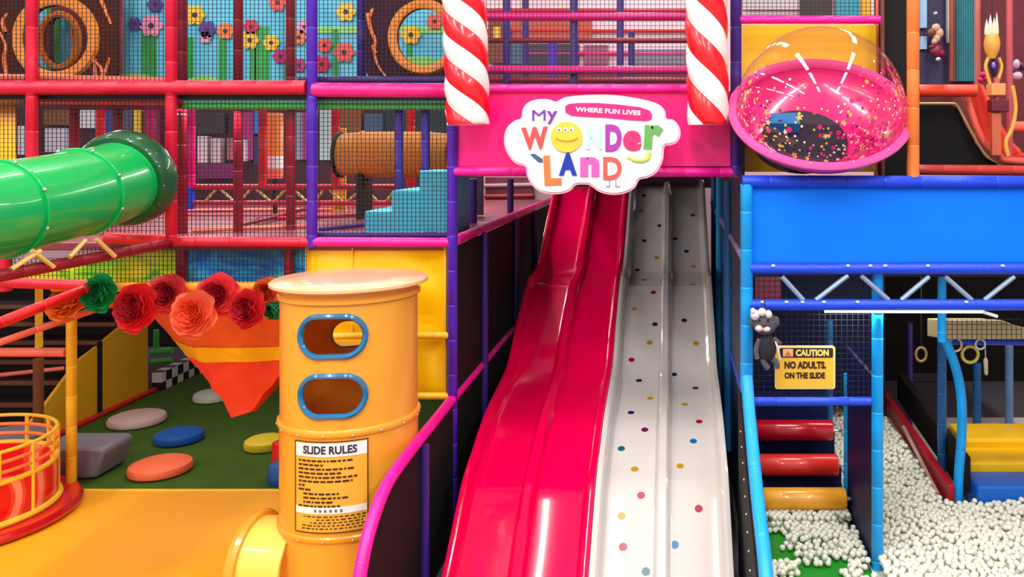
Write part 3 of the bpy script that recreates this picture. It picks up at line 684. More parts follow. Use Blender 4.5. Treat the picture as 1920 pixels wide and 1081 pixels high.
for a in range(16):
    th = a*math.pi/8-.1; MB().tube([(cx+.745*math.cos(th), cy+.745*math.sin(th), .5 if a % 2 else .13), (cx+.745*math.cos(th), cy+.745*math.sin(th), .78)], .018, 8).build('railing_bar', YELF, cup)

# ---------------------------------------------------------------- orange tower
tx, ty, tr = -2.457, 6.5, .492
tw = thing('slide_tower', 'round orange-yellow tube tower with two oval windows and peach lid', 'tower', (tx, ty, 0))
NA = 96
def cyl_shell(z0, z1, r0, r1):
    return MB().lathe([(r0, z0), (r1, z0), (r1, z1), (r0, z1), (r0, z0)], (tx, ty, 0), n=NA)
body = cyl_shell(1.42, 2.42, tr-.02, tr).build('upper_tube', ORP, tw)
def stadium(wd, ht, n=12):
    r = ht/2; a = wd/2-r; q = []
    for k in range(n+1): th = -math.pi/2+math.pi*k/n; q.append((a+r*math.cos(th), r*math.sin(th)))
    for k in range(n+1): th = math.pi/2+math.pi*k/n; q.append((-a+r*math.cos(th), r*math.sin(th)))
    return q
WIN = [(5.6, 2.11, .44, .265), (5.6, 1.69, .44, .265), (200, 1.93, .3, .22)]
def wdir(deg): return Vector((math.sin(R(deg)), -math.cos(R(deg)), 0))
cut = MB()
for deg, z, wd, ht in WIN:
    d = wdir(deg); u = Vector((0, 0, 1)).cross(d)
    u = Vector((-d.y, d.x, 0))
    cut.prism(stadium(wd, ht), Vector((tx, ty, z))+d*.3, u, (0, 0, 1), d*.4)
co = cut.build('t', ORP, None, smooth=False)
bo = body.modifiers.new('b', 'BOOLEAN'); bo.object = co; bo.solver = 'EXACT'; bo.operation = 'DIFFERENCE'
bpy.context.view_layer.update()
dg = bpy.context.evaluated_depsgraph_get(); nm_ = bpy.data.meshes.new_from_object(body.evaluated_get(dg)); body.modifiers.clear(); body.data = nm_
for p_ in nm_.polygons: p_.use_smooth = True
try: nm_.set_sharp_from_angle(angle=R(35))
except Exception: pass
bpy.data.objects.remove(co)
DBL = plast('teal_blue_trim', (20, 110, 160))
for deg, z, wd, ht in WIN:
    d0 = R(deg-90)
    pts = []
    for a, h in stadium(wd+.02, ht+.02, 14):
        th = d0+a/tr; pts.append((tx+(tr+.006)*math.cos(th), ty+(tr+.006)*math.sin(th), z+h))
    MB().tube(pts, .021, 8, closed=True).build('window_ring', DBL, tw)
cyl_shell(.68, 1.42, tr-.02, tr+.004).build('middle_tube', ORP, tw)
cyl_shell(.03, .66, tr-.02, tr).build('lower_tube', ORP, tw)
for z, h in ((1.40, .05), (.66, .04)):
    MB().lathe([(tr-.01, z), (tr+.014, z), (tr+.02, z+h*.3), (tr+.02, z+h*.8), (tr+.012, z+h), (tr-.01, z+h)], (tx, ty, 0), n=NA).build('joint_flange', ORP, tw)
    for a in range(16): MB().ell((tx+(tr+.018)*math.cos(a*.3927), ty+(tr+.018)*math.sin(a*.3927), z+.01), (.01, .01, .01), 8, 6).build('bolt', STEEL, tw)
MB().lathe([(tr, 2.33), (tr+.02, 2.335), (tr+.02, 2.36), (tr+.004, 2.37), (tr+.004, 2.42)], (tx, ty, 0), n=NA).build('neck_ring', ORP, tw)
MB().lathe([(0, 2.415), (.555, 2.415), (.568, 2.425), (.568, 2.445), (.55, 2.458), (.3, 2.462), (0, 2.462)], (tx, ty, 0), n=NA).build('lid', PEACH, tw)
# side exit tube
ed = Vector((-1, .1, 0)).normalized()
ep = [Vector((tx, ty-.08, .42))+ed*t for t in (.3, .62)]
ec = (tx, ty-.2, .36)
MB().lathe([(.325, .3), (.325, .68), (.305, .68), (.305, .3)], ec, axis=ed, n=48).build('exit_tube', plast('pale_yellow_plastic', (255, 212, 92), .3), tw)
MB().lathe([(.31, .62), (.355, .62), (.37, .65), (.355, .69), (.31, .69)], ec, axis=ed, n=48).build('exit_flange', ORP, tw)
# slide rules notice bent round the tower
SG = thing('rules_notice', 'slide rules notice with white bands stuck on the orange tower', 'notice', (tx, ty-tr, .72))
SGY = mat('notice_yellow', (240, 178, 62), rough=.35); SGW = mat('notice_white', (245, 240, 240), rough=.35); INK = mat('ink', (40, 24, 22), rough=.5)
def bend(rad):
    return lambda p: Vector((tx+(rad+(ty-tr-p.y)*1.0)*math.sin((p.x-sx0)/tr+R(4.2)), ty-(rad+(ty-tr-p.y))*math.cos((p.x-sx0)/tr+R(4.2)), p.z))
sx0 = tx
def sheet(x0, x1, z0, z1, lift, name, m, par, parts=18):
    f = bend(tr+.006); vs = []
    for i in range(parts+1):
        x = sx0+x0+(x1-x0)*i/parts
        for z in (z0, z1):
            for e in (lift, lift-.002): vs.append(f(Vector((x, ty-tr-e, z))))
    fs = []
    for i in range(parts):
        k = i*4; fs += [(k, k+4, k+6, k+2), (k+1, k+3, k+7, k+5), (k+2, k+6, k+7, k+3), (k, k+1, k+5, k+4)]
    fs += [(0, 2, 3, 1), (parts*4, parts*4+1, parts*4+3, parts*4+2)]
    return MB().add(vs, fs).build(name, m, par)
zt, zb_ = 1.375, .735
sheet(-.255, .255, zb_, zt, .004, 'plate', SGY, SG)
sheet(-.25, .25, zt-.105, zt-.012, .007, 'title_band', SGW, SG)
sheet(-.25, .25, .868, .915, .007, 'lower_band', SGW, SG)
for a, b, c_, d_ in ((-.258, -.252, zb_, zt), (.252, .258, zb_, zt), (-.258, .258, zt-.004, zt+.002), (-.258, .258, zb_-.002, zb_+.004)):
    sheet(a, b, c_, d_, .009, 'border_line', INK, SG, parts=12)
put_text('SLIDE RULES', (sx0, ty-tr-.009, zt-.058), .08, mat('navy_ink', (30, 34, 60)), SG, bold=.0022, wid=.37, hei=.058, extr=.001, fn=bend(tr+.006))
random.seed(3)
z = zt-.14; k = 0; wid = [.38, .20, .40, .31, .41, .38, .05, .10, .26, .32, .22, .30, 0, 0]
for k in range(12):
    zz_ = zt-.135-k*.029
    x = -.225+(.04 if k in (8, 9, 10) else 0); end = x+wid[k]
    while x < end:
        l = random.uniform(.012, .045); l = min(l, end-x)
        if l > .006: sheet(x, x+l, zz_-.006, zz_+.006, .008, 'illegible_line', INK, SG, parts=3)
        x += l+.01
for k in range(6):
    sheet(-.10+k*.035, -.085+k*.035, .882, .9, .011, 'illegible_line', mat('grey_ink', (110, 100, 100)), SG, parts=2)
for k in range(5):
    zz_ = .848-k*.021; x = -.2+random.uniform(0, .12)
    while x < .22:
        l = random.uniform(.01, .035)
        sheet(x, x+l, zz_-.0035, zz_+.0035, .008, 'illegible_line', INK, SG, parts=3); x += l+.012

# ---------------------------------------------------------------- wave slides
prof_raw = [(13.2, 2.99), (12.4, 2.98), (11.9, 2.74), (11.3, 2.38), (10.75, 2.07), (10.5, 1.99), (10.15, 1.95), (9.95, 1.90), (9.26, 1.54), (8.9, 1.30), (8.65, 1.2), (8.2, 1.13), (7.75, 1.06), (7.5, .99), (7.2, .88), (6.85, .74), (6.28, .30), (6.0, .16), (5.6, .12)]
sp = smooth_path([(0, a, b) for a, b in prof_raw], 8)
def slide(x0, wd, m, name_m, label):
    cs = [(0, -.16), (0, -.02), (.006, -.004), (.02, 0), (.04, 0), (.052, -.006), (.062, -.03), (.078, -.1), (.1, -.118), (.13, -.122), (.455, -.122), (.475, -.115), (.49, -.095), (.5, -.05), (.513, -.04)]
    half = wd/2; cs = [(a*half/.54 if a > .13 else a, b) for a, b in cs]
    full = cs+[(wd-a, b) for a, b in cs[::-1]]
    # closed underside
    full += [(wd, -.19), (0, -.19)]
    # move first and last bottom
    n = len(full); vs = []
    for i, p in enumerate(sp):
        t = (sp[min(i+1, len(sp)-1)]-sp[max(i-1, 0)]).normalized(); nrm = Vector((0, t.z, -t.y)) 
        if nrm.z < 0: nrm = -nrm
        for a, h in full: vs.append(Vector((x0+a, p.y, p.z))+nrm*h)
    fs = [(i*n+k, i*n+(k+1) % n, (i+1)*n+(k+1) % n, (i+1)*n+k) for i in range(len(sp)-1) for k in range(n)]
    fs += [tuple(range(n)), tuple((len(sp)-1)*n+k for k in range(n))[::-1]]
    t = thing('wave_slide', label, 'slide', (x0+wd/2, 5.6, 0))
    MB().add(vs, fs).build('chute', m, t, angle=24)
    return t
SLR = mat('crimson_gloss_plastic', (240, 0, 76), rough=.14, coat=.45, spec=.4); SLW = mat('white_gloss_plastic', (214, 207, 201), rough=.12, coat=.9)
slide(-1.708, 1.08, SLR, '', 'glossy crimson twin-lane wave slide on the left')
ws = slide(-.626, 1.08, SLW, '', 'glossy white twin-lane wave slide with coloured dots')
def bed_point(px, py):
    best = None
    for i in range(len(sp)-1):
        for j in range(6):
            f = j/6; p = sp[i].lerp(sp[i+1], f); t = (sp[i+1]-sp[i]).normalized(); nrm = Vector((0, t.z, -t.y))
            if nrm.z < 0: nrm = -nrm
            q = p+nrm*-.121; y = YH+(EYE-q.z)*F/q.y
            if best is None or abs(y-py) < best[0]: best = (abs(y-py), q, nrm, t)
    _, q, nrm, t = best
    return Vector((X_(px, q.y), q.y, q.z)), nrm, t
DC = {'n': (16, 42, 84), 't': (8, 96, 108), 'r': (165, 4, 58), 'y': (186, 140, 24), 'o': (205, 130, 60), 'b': (10, 100, 165), 'm': (96, 24, 70)}
for px, py, c in ((1207, 366, 'n'), (1203, 396, 'o'), (1299, 403, 't'), (1237, 423, 'm'), (1208, 451, 'n'), (1266, 447, 'm'), (1287, 471, 'n'), (1231, 482, 'y'), (1195, 506, 'm'), (1300, 499, 'o'),
                  (1208, 524, 'b'), (1299, 533, 'y'), (1225, 548, 'r'), (1189, 578, 'o'), (1228, 607, 'n'), (1283, 600, 'm'), (1218, 642, 'y'), (1305, 643, 'y'), (1184, 674, 'r'), (1264, 701, 'n'), (1198, 713, 'n'),
                  (1304, 727, 'm'), (1219, 746, 'y'), (1284, 758, 'y'), (1183, 773, 'n'), (1311, 790, 'r'), (1209, 805, 'm'), (1165, 840, 't'), (1300, 826, 'b'), (1190, 879, 'y'), (1275, 873, 'y'), (1202, 927, 'r'),
                  (1310, 954, 'r'), (1165, 966, 'y'), (1168, 1024, 'r'), (1265, 1022, 'b'), (1211, 1069, 't')):
    p, nrm, t = bed_point(px, py)
    MB().lathe([(0, .0025), (.031, .0025), (.032, 0), (0, -.001)], p, axis=nrm, n=20).build('dot', mat('dot_'+c, DC[c], rough=.25), ws)
# slide top wall / interior beyond
panel('padded_panel', 1030, 300, 1335, 352, 13.35, vinyl('dark_plum_vinyl', (70, 20, 50)), 'dark plum pad closing the head of the slides')

# side enclosures
XL, XR = -1.917, .587
up_l = pipe('foam_rail', [(XL, 7.5, Z2), (XL, 10, Z2), (XL, 13.3, Z2)], .045, PINK, 'hot pink rail running back along the left of the slides, upper', 'rail')
lc = smooth_path([(XL, 12.6, 1.31), (XL, 9.5, 1.29), (XL, 7.6, 1.27), (XL, 6.86, 1.25), (XL, 6.2, 1.23), (XL, 5.73, 1.19), (XL, 5.45, 1.07), (XL, 5.27, .9), (XL, 5.15, .65), (XL, 5.1, .35), (XL, 5.1, 0.03)], 5)
pipe('curved_rail', lc, .042, PINK, 'hot pink curved handrail sweeping down at the left of the slides', 'rail')
def wall_poly(x, pts, m, label, t=.03, name='side_barrier'):
    return tag(MB().prism(pts, (x, 0, 0), (0, 1, 0), (0, 0, 1), (t, 0, 0)).build(name, m, smooth=False), label, 'barrier')
wall_poly(XL-.015, [(7.46, .03), (13.2, .03), (13.2, Z2-.06), (7.46, Z2-.06)], BLACKV, 'black vinyl wall behind the violet post, left of the slides')
wall_poly(XL-.012, [(p.y, p.z-.03) for p in lc if p.y < 7.36], BLACKV, 'black vinyl barrier under the curved hot pink handrail') if False else \
wall_poly(XL-.012, [(7.36, .03), (7.36, 1.21)]+[(p.y+.02, p.z-.035) for p in lc if p.y < 7.3], BLACKV, 'black vinyl barrier under the curved hot pink handrail')
for D, lab in ((6.45, 'dark violet upright inside the curved black barrier'), (8.5, 'dark violet upright left of the slides, nearer'), (10.2, 'dark violet upright left of the slides, middle'), (11.6, 'dark violet upright left of the slides, rear')):
    pipe('foam_post', [(XL+.04, D, .03), (XL+.04, D, 1.2 if D < 7 else Z2-.03)], .035, DPURP, lab, 'post', ties=False)
pipe('foam_post', [P(886, 335, 9.5), P(886, 450, 9.5)], .05, DPURP, 'dark violet post under the left end of the pink fascia', 'post', ties=False)
pipe('foam_post', [P(957, 335, 10.5), P(957, 400, 10.5)], .04, DPURP, 'thin violet post under the pink fascia, left of the sign', 'post', ties=False)
panel('padded_panel', 860, 330, 906, 403, 10.4, vinyl('grey_plum_vinyl', (74, 60, 78)), 'grey-plum pad under the left end of the pink fascia')
panel('padded_panel', 910, 332, 1000, 420, 14.86, vinyl('dusty_red_vinyl', (130, 60, 80)), 'dusty red far board under the pink fascia')
for i, (y, c) in enumerate(((348, (220, 170, 180)), (368, (200, 60, 60)), (390, (225, 180, 150)))):
    rail(P(908, y, 14.82), P(1000, y-2, 14.82), .035, mat('far_%d' % i, c), ('pale pink', 'red', 'peach')[i]+' distant rail on the dusty red board', ties=False)
# right side
pipe('foam_rail', [(XR+.02, 7.0, 2.5), (XR+.02, 10, 2.55), (XR+.02, 13.3, 2.6)], .035, mat('lilac_foam', (170, 150, 215)), 'lilac rail running back along the right of the slides', 'rail')
pipe('foam_rail', [(XR+.03, 7.0, 1.33), (XR+.03, 8.6, 1.32), (XR+.03, 10.3, 1.3)], .035, BLUE, 'blue lower rail running back at the right of the slides', 'rail')
rcv = smooth_path([(XR, 6.78, 1.62), (XR, 6.62, 1.45), (XR, 6.35, 1.27), (XR, 6.05, 1.08), (XR, 5.75, .93), (XR, 5.46, .80), (XR, 5.25, .6), (XR, 5.15, .3), (XR, 5.15, .03)], 5)
pipe('curved_rail', rcv, .047, CYAN, 'sky blue curved handrail sweeping down at the right of the slides', 'rail')
bw = thing('side_barrier', 'charcoal barrier studded with rivets beside the white slide', 'barrier', (XR-.05, 6, 0))
MB().prism([(6.9, .03), (6.9, 1.5)]+[(p.y+.02, p.z-.03) for p in rcv if p.y < 6.7], (XR-.06, 0, 0), (0, 1, 0), (0, 0, 1), (.025, 0, 0)).build('sheet', BLACKV, bw, smooth=False)
for k in range(12):
    MB().ell((XR-.064, 6.78-k*.0, 1.35-k*.11) if k < 0 else (XR-.064, 6.6-k*.1, 1.25-k*.085), (.006, .008, .008), 8, 6).build('rivet', WHITE, bw)
wall_poly(XR+.01, [(7.46, .03), (13.2, .03), (13.2, 3.84), (7.46, 3.84)], vinyl('deep_blue_vinyl', (12, 40, 70)), 'deep blue wall to the right of the white slide')
for D, m, lab in ((12.0, DCYAN, 'steel blue upright beside the head of the white slide'), (10.6, CYAN, 'sky blue upright beside the white slide, middle'), (8.9, DCYAN, 'steel blue upright beside the white slide, nearer')):
    pipe('foam_post', [(XR-.01, D, .3), (XR-.01, D, 3.1)], .045, m, lab, 'post', ties=False)

# ---------------------------------------------------------------- centre top: fascia, beams, interior, candy poles, sign
panel('fascia_panel', 856, 172, 1376, 312, DF+.02, PINKV, 'hot pink vinyl fascia behind the cloud sign')
rail(P(905, 166, DF), P(1300, 166, DF), .036, PINK, 'hot pink rail along the top of the pink fascia')
rail(P(850, 321, DF), P(1385, 323, DF), .042, PINK, 'hot pink rail along the bottom of the pink fascia')
for x0, y, x1, D, r_, m, lab in ((900, 131, 1300, 9.12, .045, MAG, 'magenta rail just above the fascia, behind the net'), (900, 31, 1300, 9.12, .045, MAG, 'magenta rail at the very top between candy poles'),
                          (900, 76, 1300, 10.6, .035, DCRIM, 'dark crimson rail halfway up between candy poles'), (900, 20, 1300, 12.42, .035, CRIM, 'distant crimson rail near the top between candy poles'),
                          (900, 58, 1300, 14.85, .03, RED, 'distant thin red rail behind the top net'), (900, 100, 1300, 14.85, .03, MAG, 'distant magenta rail low behind the top net'),
                          (900, 150, 1300, 10.6, .035, DCRIM, 'dark crimson rail just over the fascia rail')):
    rail(P(x0, y, D), P(x1, y, D), r_, m, lab, ties=False)
for px, y0, y1, D, r_, m, lab in ((1076, -60, 160, 9.2, .045, DPURP, 'dark violet post in the middle between candy poles'), (950, -60, 122, 10.6, .05, DPURP, 'dark violet post right of the left candy pole'),
                                (985, -60, 122, 12.5, .05, DPURP, 'distant dark violet post near the left candy pole'), (1163, -60, 160, 11.5, .05, DPURP, 'dark violet post left in the pair near the right candy pole'),
                                (1184, 60, 122, 12.5, .05, DPURP, 'short dark violet post right in the pair'), (1036, 78, 122, 12.2, .06, PURP, 'lilac-topped short post behind the top net')):
    post(px, y0, y1, D, r_, m, lab, ties=False, zb=Z3-.02)
for x0, y0, x1, y1, D, c, lab in ((915, 36, 945, 118, 11.4, (120, 50, 30), 'rust coloured pad beside the left candy pole'), (925, 50, 938, 75, 11.2, (235, 180, 30), 'little yellow pad beside the left candy pole'),
                                  (955, 80, 980, 120, 13.5, (70, 100, 120), 'grey-blue pad behind the top net'), (990, 82, 1085, 122, 14.5, (60, 40, 60), 'dark plum pad behind the top net'),
                                  (1095, 84, 1140, 122, 14.6, (150, 80, 110), 'mauve pad behind the top net'), (1190, 92, 1290, 122, 14.6, (130, 120, 140), 'grey pad behind the net near the right candy pole'),
                                  (960, 38, 1110, 72, 14.7, (190, 80, 60), 'terracotta board behind the top net'), (915, 134, 1290, 160, 12.0, (120, 10, 60), 'dark raspberry board over the fascia')):
    t = .05+(14.8-min(D, 14.7))*.06
    panel('padded_panel', x0, y0, x1, y1, 14.89-t, vinyl('pad_%d_%d_%d' % c, c), lab, t=t)
net(912, -40, 1292, 160, DF+.05, 'black net stretched between the two candy poles')
# candy poles
CRD = plast('candy_red', (226, 4, 26), .3); CWH = plast('candy_white', (242, 232, 226), .3)
def candy(ptop, pbot, D, r, turn, ph, label):
    a = P(*pbot, D); b = P(*ptop, D); L = (b-a).length; ax = (b-a).normalized(); u = Vector((1, 0, 0)); u = (u-ax*u.dot(ax)).normalized(); v = ax.cross(u)
    rows = int(L/.02); n = 64; vs = []
    for j in range(rows+1):
        h = L*j/rows
        for k in range(n):
            th = 2*math.pi*k/n; tw_ = th-2*math.pi*h/turn+ph
            rr_ = r*(.93+.09*abs(math.sin(2*th)))
            if j == 0: rr_ *= .97
            vs.append(a+ax*h+(u*math.cos(tw_)+v*math.sin(tw_))*rr_)
    mb = MB()
    b0 = len(mb.v); mb.v = [tuple(x) for x in vs]
    for j in range(rows):
        for k in range(n):
            mb.f.append((j*n+k, j*n+(k+1) % n, (j+1)*n+(k+1) % n, (j+1)*n+k)); mb.m.append(0 if ((k*4)//n) % 2 == 0 else 1)
    mb.f.append(tuple(range(n))); mb.m.append(1); mb.f.append(tuple(rows*n+k for k in range(n))); mb.m.append(1)
    return tag(mb.build('candy_pole', [CRD, CWH], angle=70), label, 'candy pole')
candy((868, -60), (878, 234), 7.15, .182, .77, .5, 'left red and white twisted candy pole beside the sign')
candy((1323, -60), (1328, 234), 7.15, .176, .98, 1.3, 'right red and white twisted candy pole beside the violet post')
# cloud sign
sd = 7.0
sg = thing('cloud_sign', 'white cloud-shaped sign reading My Wonder Land in coloured letters', 'sign', P(1110, 365, sd))
out = [(1043, 190), (1060, 182), (1100, 178), (1150, 178), (1200, 185), (1232, 194), (1246, 206), (1250, 222), (1262, 224), (1273, 236), (1276, 252), (1270, 266), (1258, 272), (1246, 275), (1243, 300), (1232, 322), (1215, 333), (1199, 337),
       (1190, 352), (1172, 362), (1148, 365), (1125, 360), (1110, 350), (1102, 346), (1080, 347), (1068, 358), (1045, 364), (1015, 360), (996, 345), (987, 325), (985, 313), (965, 305), (950, 285), (945, 262), (950, 240), (965, 226), (977, 221),
       (980, 205), (990, 192), (1008, 186), (1028, 186)]
def closed_smooth(q, k=4):
    n = len(q); o = []
    for i in range(n):
        p0, p1, p2, p3 = [Vector((*q[(i+j) % n], 0)) for j in (-1, 0, 1, 2)]
        for j in range(k):
            t = j/k; w_ = .5*((2*p1)+(p2-p0)*t+(2*p0-5*p1+4*p2-p3)*t*t+(3*p1-p0-3*p2+p3)*t**3); o.append((w_.x, w_.y))
    return o
def px_poly(q, D, dy=0): return [(X_(a, D), Z_(b, D)) for a, b in q]
co_ = closed_smooth(out)
cxm = sum(a for a, b in co_)/len(co_); cym = sum(b for a, b in co_)/len(co_)
MB().prism(px_poly(co_, sd), (0, sd, 0), (1, 0, 0), (0, 0, 1), (0, .05, 0)).build('backing', mat('sign_pink_edge', (252, 190, 215), rough=.35), sg, smooth=False)
def inset(q, d):
    n = len(q); o = []
    for i in range(n):
        a = Vector(q[i-1]); b = Vector(q[(i+1) % n]); t = (b-a).normalized(); nn = Vector((-t.y, t.x)); o.append((q[i][0]+nn.x*d, q[i][1]+nn.y*d))
    return o
MB().prism(px_poly(inset(co_, 4), sd), (0, sd-.012, 0), (1, 0, 0), (0, 0, 1), (0, .014, 0)).build('face', mat('sign_white', (232, 242, 244), rough=.3), sg, smooth=False)
for a_ in (985, 1240):
    MB().tube([P(a_, 262, sd+.05), Vector((X_(a_, sd), DF+.02, Z_(262, sd)))], .015, 8).build('standoff_bracket', STEEL, sg)
def stad_px(cx_, cy_, w_, h_, roll=0):
    q = stadium(w_, h_); return [(cx_+a*math.cos(roll)-b*math.sin(roll), cy_+a*math.sin(roll)+b*math.cos(roll)) for a, b in q]
# pill
pl = [(1060, 200), (1066, 195), (1085, 193), (1120, 193), (1160, 196), (1200, 201), (1218, 207), (1223, 215), (1222, 224), (1212, 227), (1180, 225), (1140, 221), (1100, 219), (1072, 217), (1061, 211)]
MB().prism(px_poly(pl, sd), (0, sd-.02, 0), (1, 0, 0), (0, 0, 1), (0, .01, 0)).build('pink_pill', mat('sign_pink', (232, 30, 120), rough=.35), sg, smooth=False)
def put(ch, x0, y0, x1, y1, col, roll=0, bold=.004, name='letter', size=.3, lab=None):
    s = sd/F
    return put_text(ch, P((x0+x1)/2, (y0+y1)/2, sd-.016), size, mat('sign_%d_%d_%d' % col, col, rough=.4), sg, name, bold=bold, wid=(x1-x0)*s, hei=(y1-y0)*s, roll=roll, extr=.006)
put_text('WHERE FUN LIVES', P(1140, 208, sd-.022), .06, WHITE, sg, 'pill_lettering', bold=.002, wid=122*sd/F, hei=9*sd/F, roll=-.06, extr=.002)
put('M', 998, 206, 1023, 226, (130, 40, 165), .0, .0); put('y', 1026, 208, 1045, 232, (130, 40, 165), 0, .006)
put('W', 978, 238, 1028, 280, (224, 78, 72), .04, .014)
put('N', 1099, 238, 1130, 280, (190, 222, 232), 0, .014)
put('D', 1135, 233, 1166, 284, (170, 50, 165), 0, .016)
put('e', 1168, 244, 1203, 283, (222, 45, 110), -.1, .018)
put('r', 1208, 234, 1243, 280, (100, 168, 80), -.06, .018)
put('L', 1020, 291, 1052, 347, (232, 120, 60), .05, .014)
put('A', 1048, 286, 1082, 329, (15, 50, 165), 0, .016)
put('n', 1088, 294, 1124, 331, (222, 90, 180), 0, .018)
put('D', 1131, 294, 1166, 337, (228, 90, 80), 0, .008)
# tiny legs under last D, yellow tail, leaf
for a in (1143, 1155): MB().box((X_(a-1, sd), sd-.016, Z_(349, sd)), (X_(a+1, sd), sd-.012, Z_(337, sd))).box((X_(a-7 if a < 1150 else a-1, sd), sd-.016, Z_(351, sd)), (X_(a+1 if a < 1150 else a+8, sd), sd-.012, Z_(348, sd))).build('letter_leg', mat('sign_legs', (170, 150, 150)), sg, smooth=False)
MB().tube([P(x, y, sd-.014) for x, y in ((1176, 294), (1190, 300), (1205, 301), (1215, 296), (1218, 285))], [.012, .018, .02, .022, .02], 8).build('letter_tail', mat('sign_lime', (222, 232, 100)), sg)
MB().prism(px_poly([(994, 289), (1003, 288), (1018, 298), (1018, 305), (1010, 304)], sd), (0, sd-.016, 0), (1, 0, 0), (0, 0, 1), (0, .006, 0)).build('letter_leaf', mat('sign_slate', (60, 90, 120)), sg, smooth=False)
SY = mat('sign_yellow', (242, 200, 66), rough=.4)
MB().prism(px_poly([(1063+30*math.cos(t*.2094), 257+29*math.sin(t*.2094)) for t in range(30)], sd), (0, sd-.026, 0), (1, 0, 0), (0, 0, 1), (0, .016, 0)).build('letter', SY, sg, smooth=False, bevel=.004)
for dx in (-12, 0, 11):
    MB().prism(px_poly([(1061+dx+4*math.cos(t*.6), 243+5*math.sin(t*.6)) for t in range(11)], sd), (0, sd-.03, 0), (1, 0, 0), (0, 0, 1), (0, .004, 0)).build('eye', WHITE, sg, smooth=False)
    MB().prism(px_poly([(1061+dx+1.5*math.cos(t*.9), 244+2*math.sin(t*.9)) for t in range(7)], sd), (0, sd-.033, 0), (1, 0, 0), (0, 0, 1), (0, .004, 0)).build('pupil', INK, sg, smooth=False)
MB().tube([P(1063+a, 258+6*(1-(a/20)**2), sd-.028) for a in range(-20, 21, 5)], .008, 6).build('smile', mat('sign_amber', (238, 170, 40)), sg)

# ---------------------------------------------------------------- bubble on yellow panel
panel('padded_panel', 1392, 46, 1644, 322, 7.75, YELV, 'yellow padded panel behind the glitter bubble')
rail(P(1386, 37, DF), P(1650, 37, DF), .036, PINK, 'hot pink rail over the glitter bubble')
post(1648, -60, 330, 7.8, .03, SALM, 'thin salmon edge post between yellow panel and black column')
net(1392, -40, 1640, 28, DF+.05, 'small black net above the glitter bubble')
for x0, y0, x1, y1, D, c, lab in ((1392, -50, 1500, 18, 14.84, (215, 200, 205), 'pale board above the bubble at left'), (1500, -50, 1560, 30, 14.80, (45, 20, 30), 'dark board above the bubble at centre'),
                                  (1566, -50, 1612, 32, 14.82, (30, 150, 170), 'teal board above the bubble at right'), (1614, -50, 1634, 32, 14.86, (240, 170, 30), 'amber strip above the bubble at right')):
    panel('padded_panel', x0, y0, x1, y1, D, vinyl('pad_%d_%d_%d' % c, c), lab)
bc = P(1537, 208, 7.1); br = .70
nrm = Vector((-.03, -math.cos(R(51)), math.sin(R(51)))).normalized()
bb = thing('bubble_window', 'clear bulging bubble seat with pink rim and glitter stars', 'bubble', bc)
BP = plast('bubble_pink', (238, 84, 156), .16); BPI = plast('bubble_inside_pink', (232, 20, 120), .25)
MB().lathe([(br*math.cos(R(a)), -.34*math.sin(R(a))) for a in range(0, 91, 6)], bc, axis=nrm, n=64).build('bowl', BPI, bb)
MB().lathe([(br+.01+.0, -.02), (br+.055, -.015), (br+.065, .01), (br+.05, .03), (br+.0, .03), (br-.012, .01), (br-.01, -.03)], bc, axis=nrm, n=72).build('rim', BP, bb)
u = Vector((1, 0, 0)); u = (u-nrm*u.dot(nrm)).normalized(); v = nrm.cross(u)
DK = vinyl('bubble_dark', (20, 24, 40))
oc = bc-nrm*.325+u*-.05+v*-.02
MB().lathe([(0, .07), (.38, .07), (.4, .05), (.4, -.0)], oc+u*-.1, axis=nrm, n=40).build('entry_hole', DK, bb)
MB().prism([(-.36, .06), (-.1, .04), (-.1, .2), (-.33, .2)], oc+nrm*.08, u, v, nrm*.1).build('blue_pad', mat('bubble_blue', (20, 110, 170)), bb, smooth=False)
for k in range(14): MB().ell(bc+(u*math.cos(k*.4488)+v*math.sin(k*.4488))*(br+.03)+nrm*.034, (.009, .009, .009), 8, 6).build('rim_screw', STEEL, bb)
GL = bpy.data.materials.new('clear_acrylic'); GL.use_nodes = True; nt = GL.node_tree; nt.nodes.clear()
o_ = nt.nodes.new('ShaderNodeOutputMaterial'); tr_ = nt.nodes.new('ShaderNodeBsdfTransparent'); gl = nt.nodes.new('ShaderNodeBsdfGlossy'); gl.inputs['Roughness'].default_value = .03
tr_.inputs[0].default_value = (.97, .95, .95, 1); lw = nt.nodes.new('ShaderNodeLayerWeight'); lw.inputs[0].default_value = .5; pw = nt.nodes.new('ShaderNodeMath'); pw.operation = 'POWER'; pw.inputs[1].default_value = 4.5; ml = nt.nodes.new('ShaderNodeMath'); ml.operation = 'MULTIPLY_ADD'; ml.inputs[1].default_value = .55; ml.inputs[2].default_value = .06; nt.links.new(lw.outputs['Facing'], pw.inputs[0]); nt.links.new(pw.outputs[0], ml.inputs[0]); mxs = nt.nodes.new('ShaderNodeMixShader')
nt.links.new(ml.outputs[0], mxs.inputs[0]); nt.links.new(tr_.outputs[0], mxs.inputs[1]); nt.links.new(gl.outputs[0], mxs.inputs[2]); nt.links.new(mxs.outputs[0], o_.inputs[0])
MB().lathe([(br*math.cos(R(a)), br*math.sin(R(a))) for a in range(0, 91, 3)], bc, axis=nrm, n=96).build('clear_dome', GL, bb)
random.seed(11)
cf = MB(); cols = [mat('conf_gold', (255, 205, 70), rough=.3), mat('conf_white', (255, 235, 225), rough=.3), mat('conf_pink', (240, 20, 110), rough=.3), mat('conf_plum', (90, 20, 90), rough=.3), mat('conf_navy', (30, 28, 70), rough=.3)]
cnt = 0
